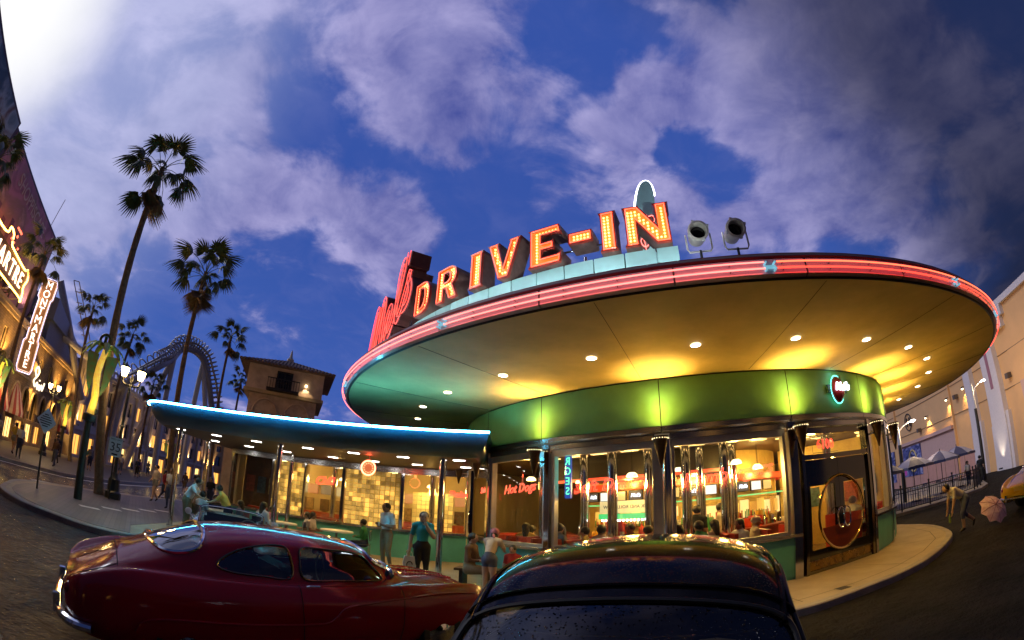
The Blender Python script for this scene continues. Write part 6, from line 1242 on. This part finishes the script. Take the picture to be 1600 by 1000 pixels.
def body_raw(pose, voxel):
    key = (pose, voxel)
    if key in BODY: return BODY[key]
    J = {k: Vector(v) for k, v in {**BASE, **POSES[pose]}.items()}; m = MB()
    for a, b, r0, r1, z in BONES: capsule(m, J[a], J[b], r0, r1)
    up = (J['hea'] - J['nek']).normalized(); capsule(m, J['hea'] - up * .01, J['hea'] + up * .022, .056, .054, 12)
    m.sphere(J['hea'] + Vector((0, .060, -.012)), .012, 8, 6)                                   # nose
    for q in (-1, 1): m.sphere(J['hea'] + Vector((q * .057, 0, -.005)), .012, 8, 6)              # ears
    me = m.me(pm('skin'), 'body'); o = bpy.data.objects.new('tmp', me); COL.objects.link(o)
    r = o.modifiers.new('r', 'REMESH'); r.mode = 'VOXEL'; r.voxel_size = voxel; s_ = o.modifiers.new('s', 'SMOOTH'); s_.factor = .5; s_.iterations = 3
    out = bpy.data.meshes.new_from_object(o.evaluated_get(bpy.context.evaluated_depsgraph_get())); bpy.data.objects.remove(o)
    zone = []
    for p in out.polygons:
        c = p.center; best = (9, '')
        for a, b, r0, r1, z in BONES:
            A, B = J[a], J[b]; d = B - A; t = max(0, min(1, (c - A).dot(d) / d.length_squared)); q = (c - A - d * t).length - (r0 + (r1 - r0) * t)
            if q < best[0]: best = (q, z, t)
        zone.append((best[1], best[2]))
    BODY[key] = (out, zone, J); return BODY[key]
SKINS = [pm('skin_a', (.42, .24, .15), .55), pm('skin_b', (.50, .31, .21), .55), pm('skin_c', (.30, .16, .09), .55)]
HAIRC = pm('black_hair', (.012, .009, .008), .5, var=.3, vs=40)
def cloth(name, c): return pm('cloth_' + name, c, .85, var=.12, vs=9, bump=.2, bs=60)
CL = {k: cloth(k, c) for k, c in dict(white=(.62, .62, .62), khaki=(.19, .14, .08), teal=(.02, .30, .33), black=(.012, .012, .014), cream=(.60, .50, .42), denim=(.07, .09, .16), navy=(.02, .03, .07), red=(.40, .03, .03), yellow=(.50, .34, .06), grey=(.18, .18, .19), green=(.03, .22, .08), pink=(.55, .20, .26), brown=(.13, .07, .04), tan=(.34, .25, .14), stripe=(.55, .52, .50)).items()}
def person(lab, loc, rz, H, pose='stand', top='white', bot='black', sleeve='short', legs='long', hair='short', skin=0, fine=False, group=None, z=0.0, hat=None):
    raw, zone, J = body_raw(pose, .0135 if fine else .02); me = raw.copy(); me.materials.clear(); sk = SKINS[skin]
    for q in (sk, CL[top], CL[bot], pm('shoe_dark', (.02, .016, .013), .5), HAIRC): me.materials.append(q)
    idx = {'skin': 0, 'top': 1, 'bot': 2, 'sho': 3}; mi = []
    for z_, t in zone:
        if z_ == 'slv': mi.append(1 if (sleeve == 'long' or t < .75) else 0)
        elif z_ == 'arm': mi.append(1 if sleeve == 'long' else 0)
        elif z_ == 'thi': mi.append(2 if (legs != 'short' or t < .45) else 0)
        elif z_ == 'cal': mi.append(2 if (legs == 'long' or (legs == 'crop' and t < .35)) else 0)
        else: mi.append(idx[z_])
    me.polygons.foreach_set('material_index', mi)
    bm = bmesh.new(); bm.from_mesh(me)
    def blobs(pts, r, k, sc=(1, 1, 1)):
        for p in pts:
            g_ = bmesh.ops.create_uvsphere(bm, u_segments=6, v_segments=5, radius=r, matrix=Matrix.Translation(p) @ Matrix.Diagonal((*sc, 1)))
            for v in g_['verts']:
                for f in v.link_faces: f.material_index = k
    h = J['hea']; blobs([h + Vector((q * .021, .054, .006)) for q in (-1, 1)], .0065, 4); blobs([h + Vector((0, .054, -.034))], .011, 3, (1.3, .4, .35))
    if fine:      # four fingers and a thumb on each hand
        for s_, sg in (('L', -1), ('R', 1)):
            w, p = J['wr' + s_], J['ha' + s_]; d = (p - w).normalized(); sd_ = d.cross(Vector((0, 1, .2))).normalized()
            for k in range(5):
                if k < 4: a = p + sd_ * (k - 1.5) * .0095 + d * .012; b = a + d * (.034 + (.006 if k in (1, 2) else 0)); c = b + (d + Vector((0, .6, 0))).normalized() * .018
                else: a = w + (p - w) * .55 + sd_ * .016 * sg; b = a + (d + sd_ * sg * .9).normalized() * .026; c = b + d * .016
                for x, y, r0 in ((a, b, .0062), (b, c, .0054)):
                    dd = y - x; M = Matrix.Translation((x + y) / 2) @ dd.to_track_quat('Z', 'Y').to_matrix().to_4x4(); g_ = bmesh.ops.create_cone(bm, cap_ends=True, segments=6, radius1=r0, radius2=r0 * .85, depth=dd.length * 1.15, matrix=M)
                    for v in g_['verts']:
                        for f in v.link_faces: f.material_index = 0
    bm.to_mesh(me); bm.free(); me.polygons.foreach_set('use_smooth', [True] * len(me.polygons))
    o = obj('person', me, None, (loc[0], loc[1], z), rz); o.scale = (H, H, H); tag(o, lab, 'person', group)
    m = MB(); up = (J['hea'] - J['nek']).normalized()
    if hat: m.sphere(h + Vector((0, -.008, .022)), .068, 14, 9, (1, 1.08, .82)); m.cyl(h + Vector((0, 0, .012)), h + Vector((0, .005, .02)), .085 if hat == 'cream' else .07, n=14); m.build('hat', CL[hat], o)
    else:
        m.sphere(h + Vector((0, -.013, .018)), .0655, 14, 10, (1, 1.02, .98))
        if hair == 'long': capsule(m, h + Vector((0, -.035, 0)), h + Vector((0, -.055, -.12)), .055, .045, 10)
        hm = m.build('hair', HAIRC, o)
    return o
def rz_face(az): return radians(-az)          # body faces +Y; azimuth clockwise
KB = .13
man = person('man in white shirt and khaki trousers standing under the wing, looking down', (-3.05, 11.9), rz_face(215), 1.74, 'read', 'white', 'khaki', 'short', 'long', skin=2, fine=True, z=KB)
MB().cbox((.005, .172, .675), (.075, .012, .05)).build('notepad', CL['white'], man)
wom = person('woman in teal top and black trousers with her hand at her mouth', (-1.78, 10.05), rz_face(172), 1.62, 'mouth', 'teal', 'black', 'short', 'long', 'long', 1, True, z=KB)
bag = thing('carrier_bag', 'white carrier bag with dark print hanging from the woman in teal', 'bag', (-2.03, 9.97, .42), .3)
bm_ = MB(); bm_.prism([(-.12, 0), (.12, 0), (.145, .16), (.11, .33), (-.11, .33), (-.145, .16)], -.06, .06, lambda x, y, z: (x, z * (1.1 - y), y)); bm_.build('sack', CL['white'], bag, ang=60)
MB().tube(catmull([(-.07, 0, .32), (-.04, 0, .42), (.04, 0, .42), (.07, 0, .32)], 4), .008, 5).build('handle', CL['white'], bag); MB().tube([(.06 * cos(t * .7), -.066, .15 + .07 * sin(t * .7)) for t in range(9)], .012, 5).build('print', pm('sign_ink'), bag)
girl = person('girl in cream top, denim shorts and pink bandana leaning over the bench', (-.32, 9.35), rz_face(20), 1.42, 'lean', 'cream', 'denim', 'short', 'short', 'long', 1, True, z=KB)
m = MB(); h = Vector(POSES['lean']['hea']); m.sphere(h + Vector((0, -.012, .024)), .069, 14, 10, (1.02, 1.04, .98)); capsule(m, h + Vector((0, -.06, 0)), h + Vector((.02, -.10, -.05)), .03, .012); m.build('bandana', CL['pink'], girl)
person('seated person in brown jacket on the bench by the teal wall', (-.72, 9.75), rz_face(110), 1.6, 'sit', 'brown', 'khaki', 'long', 'long', 'short', 1, z=KB, fine=True); person('seated child in red sitting past the pink bandana girl', (.15, 9.85), rz_face(200), 1.3, 'sit', 'red', 'denim', z=KB)
bn = thing('bench', 'low dark bench against the teal wall beside the bandana girl', 'bench', (-.3, 9.95, KB), radians(-12)); MB().box(-.75, .75, -.2, .2, .40, .45).build('seat', pm('dark_wood', (.06, .03, .015), .5, var=.3), bn)
for x in (-.6, .6): MB().box(x - .04, x + .04, -.18, .18, 0, .40).build('leg', BLACK, bn)
st = person('stooping person in striped shirt and rolled jeans in the side road', (11.3, 7.95), rz_face(-62), 1.62, 'stoop', 'stripe', 'denim', 'short', 'crop', skin=1, fine=True)
bt = MB(); bt.cyl((0, 0, 0), (0, 0, .17), .03, n=10).cyl((0, 0, .17), (0, 0, .22), .014, n=8); tag(bt.build('drink_bottle', pm('green_bottle', (.35, .5, .08), .2), None, (10.72, 8.02, .34)), 'small green bottle held by the stooping person', 'bottle')
um = thing('fallen_umbrella', 'open pink flowered umbrella lying on the wet side road', 'umbrella', (11.85, 7.30, .36), radians(40)); m = MB(); n = 8; PKU = pm('pink_umbrella', (.62, .36, .46), .6, col2=(.80, .62, .68), vs=9)
for i in range(n):
    a0, a1 = 2 * pi * i / n, 2 * pi * (i + 1) / n; m.add([(0, 0, .20), (.24 * cos(a0), .24 * sin(a0), .165), (.24 * cos(a1), .24 * sin(a1), .165), (.47 * cos(a0), .47 * sin(a0), .02), (.41 * cos((a0 + a1) / 2), .41 * sin((a0 + a1) / 2), .07), (.47 * cos(a1), .47 * sin(a1), .02)], [(0, 1, 2), (1, 3, 4, 2), (2, 4, 5)])
c_ = m.build('canopy', PKU, um, smooth=False)
for i in range(n): a0 = 2 * pi * i / n; MB().tube([(0, 0, .204), (.24 * cos(a0), .24 * sin(a0), .169), (.475 * cos(a0), .475 * sin(a0), .02)], .006, 4).build('rib', pm('rib_rose', (.32, .12, .18), .5), um)
s_ = MB().cyl((0, 0, -.45), (0, 0, .36), .008, n=6).tube([(0, 0, -.45), (.02, 0, -.50), (.06, 0, -.49)], .012, 5).build('shaft', BLACK, um)
um.rotation_euler = Vector((-.22, -.72, .62)).to_track_quat('Z', 'Y').to_euler()
# couple and passers-by
person('man in black walking past the railing end by the stage building', (27.6, 17.7), rz_face(80), 1.72, 'walk', 'black', 'black', skin=1); person('woman in white top standing by the railing end', (26.9, 18.3), rz_face(200), 1.6, 'stand', 'white', 'navy', hair='long')
rnd = random.Random(5); tops = ['white', 'grey', 'red', 'black', 'navy', 'yellow', 'tan', 'cream', 'green', 'pink', 'brown', 'stripe']
WALK = [(-23.2, 10.5, 'walk', 120), (-22.6, 11.9, 'walk', 300), (-22.9, 13.6, 'stand', 100), (-24.6, 14.2, 'walk', 320), (-23.6, 16.6, 'walk', 150), (-26.4, 18.6, 'walk', 300), (-25.6, 20.4, 'walk', 140), (-27.6, 22.6, 'stand', 90), (-27.4, 25.2, 'walk', 150), (-30.5, 28.5, 'walk', 320), (-31.5, 31.6, 'walk', 140), (-34.8, 35.2, 'stand', 100), (-17.3, 19.6, 'walk', 60), (-15.4, 16.8, 'walk', 200), (-13.4, 15.6, 'stand', 160), (-21.8, 24.8, 'walk', 130), (-24.0, 29.6, 'walk', 310), (-16.2, 22.4, 'walk', 150), (-28.5, 33.5, 'walk', 320), (-38.5, 40.4, 'walk', 140)]
PLACE = ['beside the poster hoarding end', 'at the kerb below the poster hoarding', 'waiting below the blade sign', 'under the blade sign', 'by the first arch of the stone building', 'by the striped awning', 'past the twin-globe lamp', 'by the lit shop windows', 'at the far kerb beyond the arches', 'before the last awning', 'before the ivory terrace', 'outside the ivory terrace shops', 'crossing beyond the speed sign', 'on the island behind the speed sign', 'near the wing end post', 'in the middle of the boulevard', 'further up the boulevard', 'beyond the small square sign', 'in the boulevard before the columns', 'by the rose terrace']
for i, (x, y, po, az) in enumerate(WALK):
    t, b = tops[(i * 5 + 2) % 12], ('black', 'navy', 'denim', 'khaki', 'grey')[(i * 3) % 5]
    person('%s in %s top and %s trousers %s' % ('walker' if po == 'walk' else 'person', 'striped' if t == 'stripe' else t, b, PLACE[i]), (x, y), rz_face(az + rnd.uniform(-20, 20)), rnd.uniform(1.55, 1.78), po, t, b, rnd.choice(('short', 'long')), rnd.choice(('long', 'long', 'crop', 'short')), rnd.choice(('short', 'long')), i % 3, group='people along the boulevard', z=KB if x < -21 or i in (13, 14) else .0)
# diners under the wing and indoors
def set_table(lab, x, y, n, seed, lift=KB):
    r_ = random.Random(seed); T = thing('white_table', 'white round terrace table ' + lab, 'table', (x, y, lift), 0, 'tables under the wing'); MB().cyl((0, 0, .71), (0, 0, .75), .5, n=22).build('top', WHITE, T); MB().cyl((0, 0, 0), (0, 0, .71), .035, n=8).cyl((0, 0, 0), (0, 0, .03), .25, n=12).build('leg', STEEL, T)
    for k in range(n):
        a = 2 * pi * k / n + r_.uniform(0, .6); px, py = x + .82 * cos(a), y + .82 * sin(a); fa = atan2(-cos(a), -sin(a)); c = thing('terrace_chair', 'metal chair at the table %s, %s' % (lab, ('post side', 'wall side', 'road side')[k]), 'chair', (px, py, lift), -fa, 'chairs under the wing')
        MB().cbox((0, 0, .44), (.40, .40, .03)).build('seat', STEEL, c); MB().cbox((0, -.2, .7), (.38, .025, .3)).build('backrest', STEEL, c)
        for sx in (-1, 1):
            for sy in (-1, 1): MB().cyl((sx * .17, sy * .17, 0), (sx * .17, sy * .17, .44), .014, n=5).build('leg', STEEL, c)
        tp_ = tops[r_.randrange(12)]; person('diner in %s top at the table %s, %s' % ('striped' if tp_ == 'stripe' else tp_, lab, ('first seat', 'second seat', 'third seat')[k] if False else ('post side', 'wall side', 'road side')[k]), (px, py), -fa, r_.uniform(1.5, 1.7), 'sit', tp_, r_.choice(('black', 'denim', 'navy')), r_.choice(('short', 'long')), 'long', r_.choice(('short', 'long')), r_.randrange(3), group='diners under the wing', z=lift)
set_table('near the end post', -8.6, 12.4, 3, 1); set_table('before the neon-script window', -6.6, 12.9, 3, 2); set_table('near the glass blocks', -4.9, 13.2, 2, 3)
person('waiter in white shirt and backpack standing by the end post', (-9.0, 11.3), rz_face(70), 1.7, 'lean', 'white', 'khaki', z=KB); person('person in yellow shirt serving at the terrace table', (-7.7, 11.6), rz_face(250), 1.62, 'lean', 'yellow', 'black', z=KB); person('person in blue cap walking past the outermost post', (-9.7, 12.6), rz_face(250), 1.7, 'walk', 'grey', 'khaki', z=KB, hat='navy')
INN = [(206.5, 5.75, 'tan'), (211, 6.2, 'yellow'), (219, 5.7, 'white'), (222.8, 6.3, 'grey'), (229, 6.1, 'yellow'), (233, 6.25, 'cream'), (238.2, 5.8, 'black'), (242.5, 6.2, 'tan'), (249, 6.25, 'tan'), (253, 6.2, 'green'), (256.8, 5.8, 'cream'), (261, 6.25, 'white'), (264.5, 6.1, 'cream'), (299.5, 6.1, 'white')]
NEAR = ['by the end pane', 'before the first neon script', 'facing the first neon script', 'beside the chrome post', 'below the green sign reflection', 'before the mirror-lettered marquee', 'facing the mirror-lettered marquee', 'beside the silver column', 'just past the silver column', 'in the middle of the widest window', 'deep in the widest window', 'near the door post', 'in the window corner at the door', 'past the entrance door']
for i, (a, r, t) in enumerate(INN):
    p = pol(r, a, 0, O2); person('diner in %s top sitting indoors %s' % (t, NEAR[i]), (p.x, p.y), rz_face(rnd.uniform(0, 360)), rnd.uniform(1.6, 1.75), 'sit', t, 'denim', 'short', 'long', rnd.choice(('short', 'long')), i % 3, group='diners indoors', z=.22, hat='cream' if i == 12 else None)
for i, (a, r, t, w_) in enumerate(((228, 4.6, 'red', 'behind the green sign reflection'), (244, 4.7, 'white', 'beyond the silver column'), (262, 4.5, 'cream', 'at the counter by the amber panels'), (254, 4.8, 'black', 'between the chrome columns'))):
    p = pol(r, a, 0, O2); person('standing customer in %s top indoors %s' % (t, w_), (p.x, p.y), rz_face(rnd.uniform(0, 360)), 1.7, 'stand', t, 'black', group='customers indoors', z=.155)
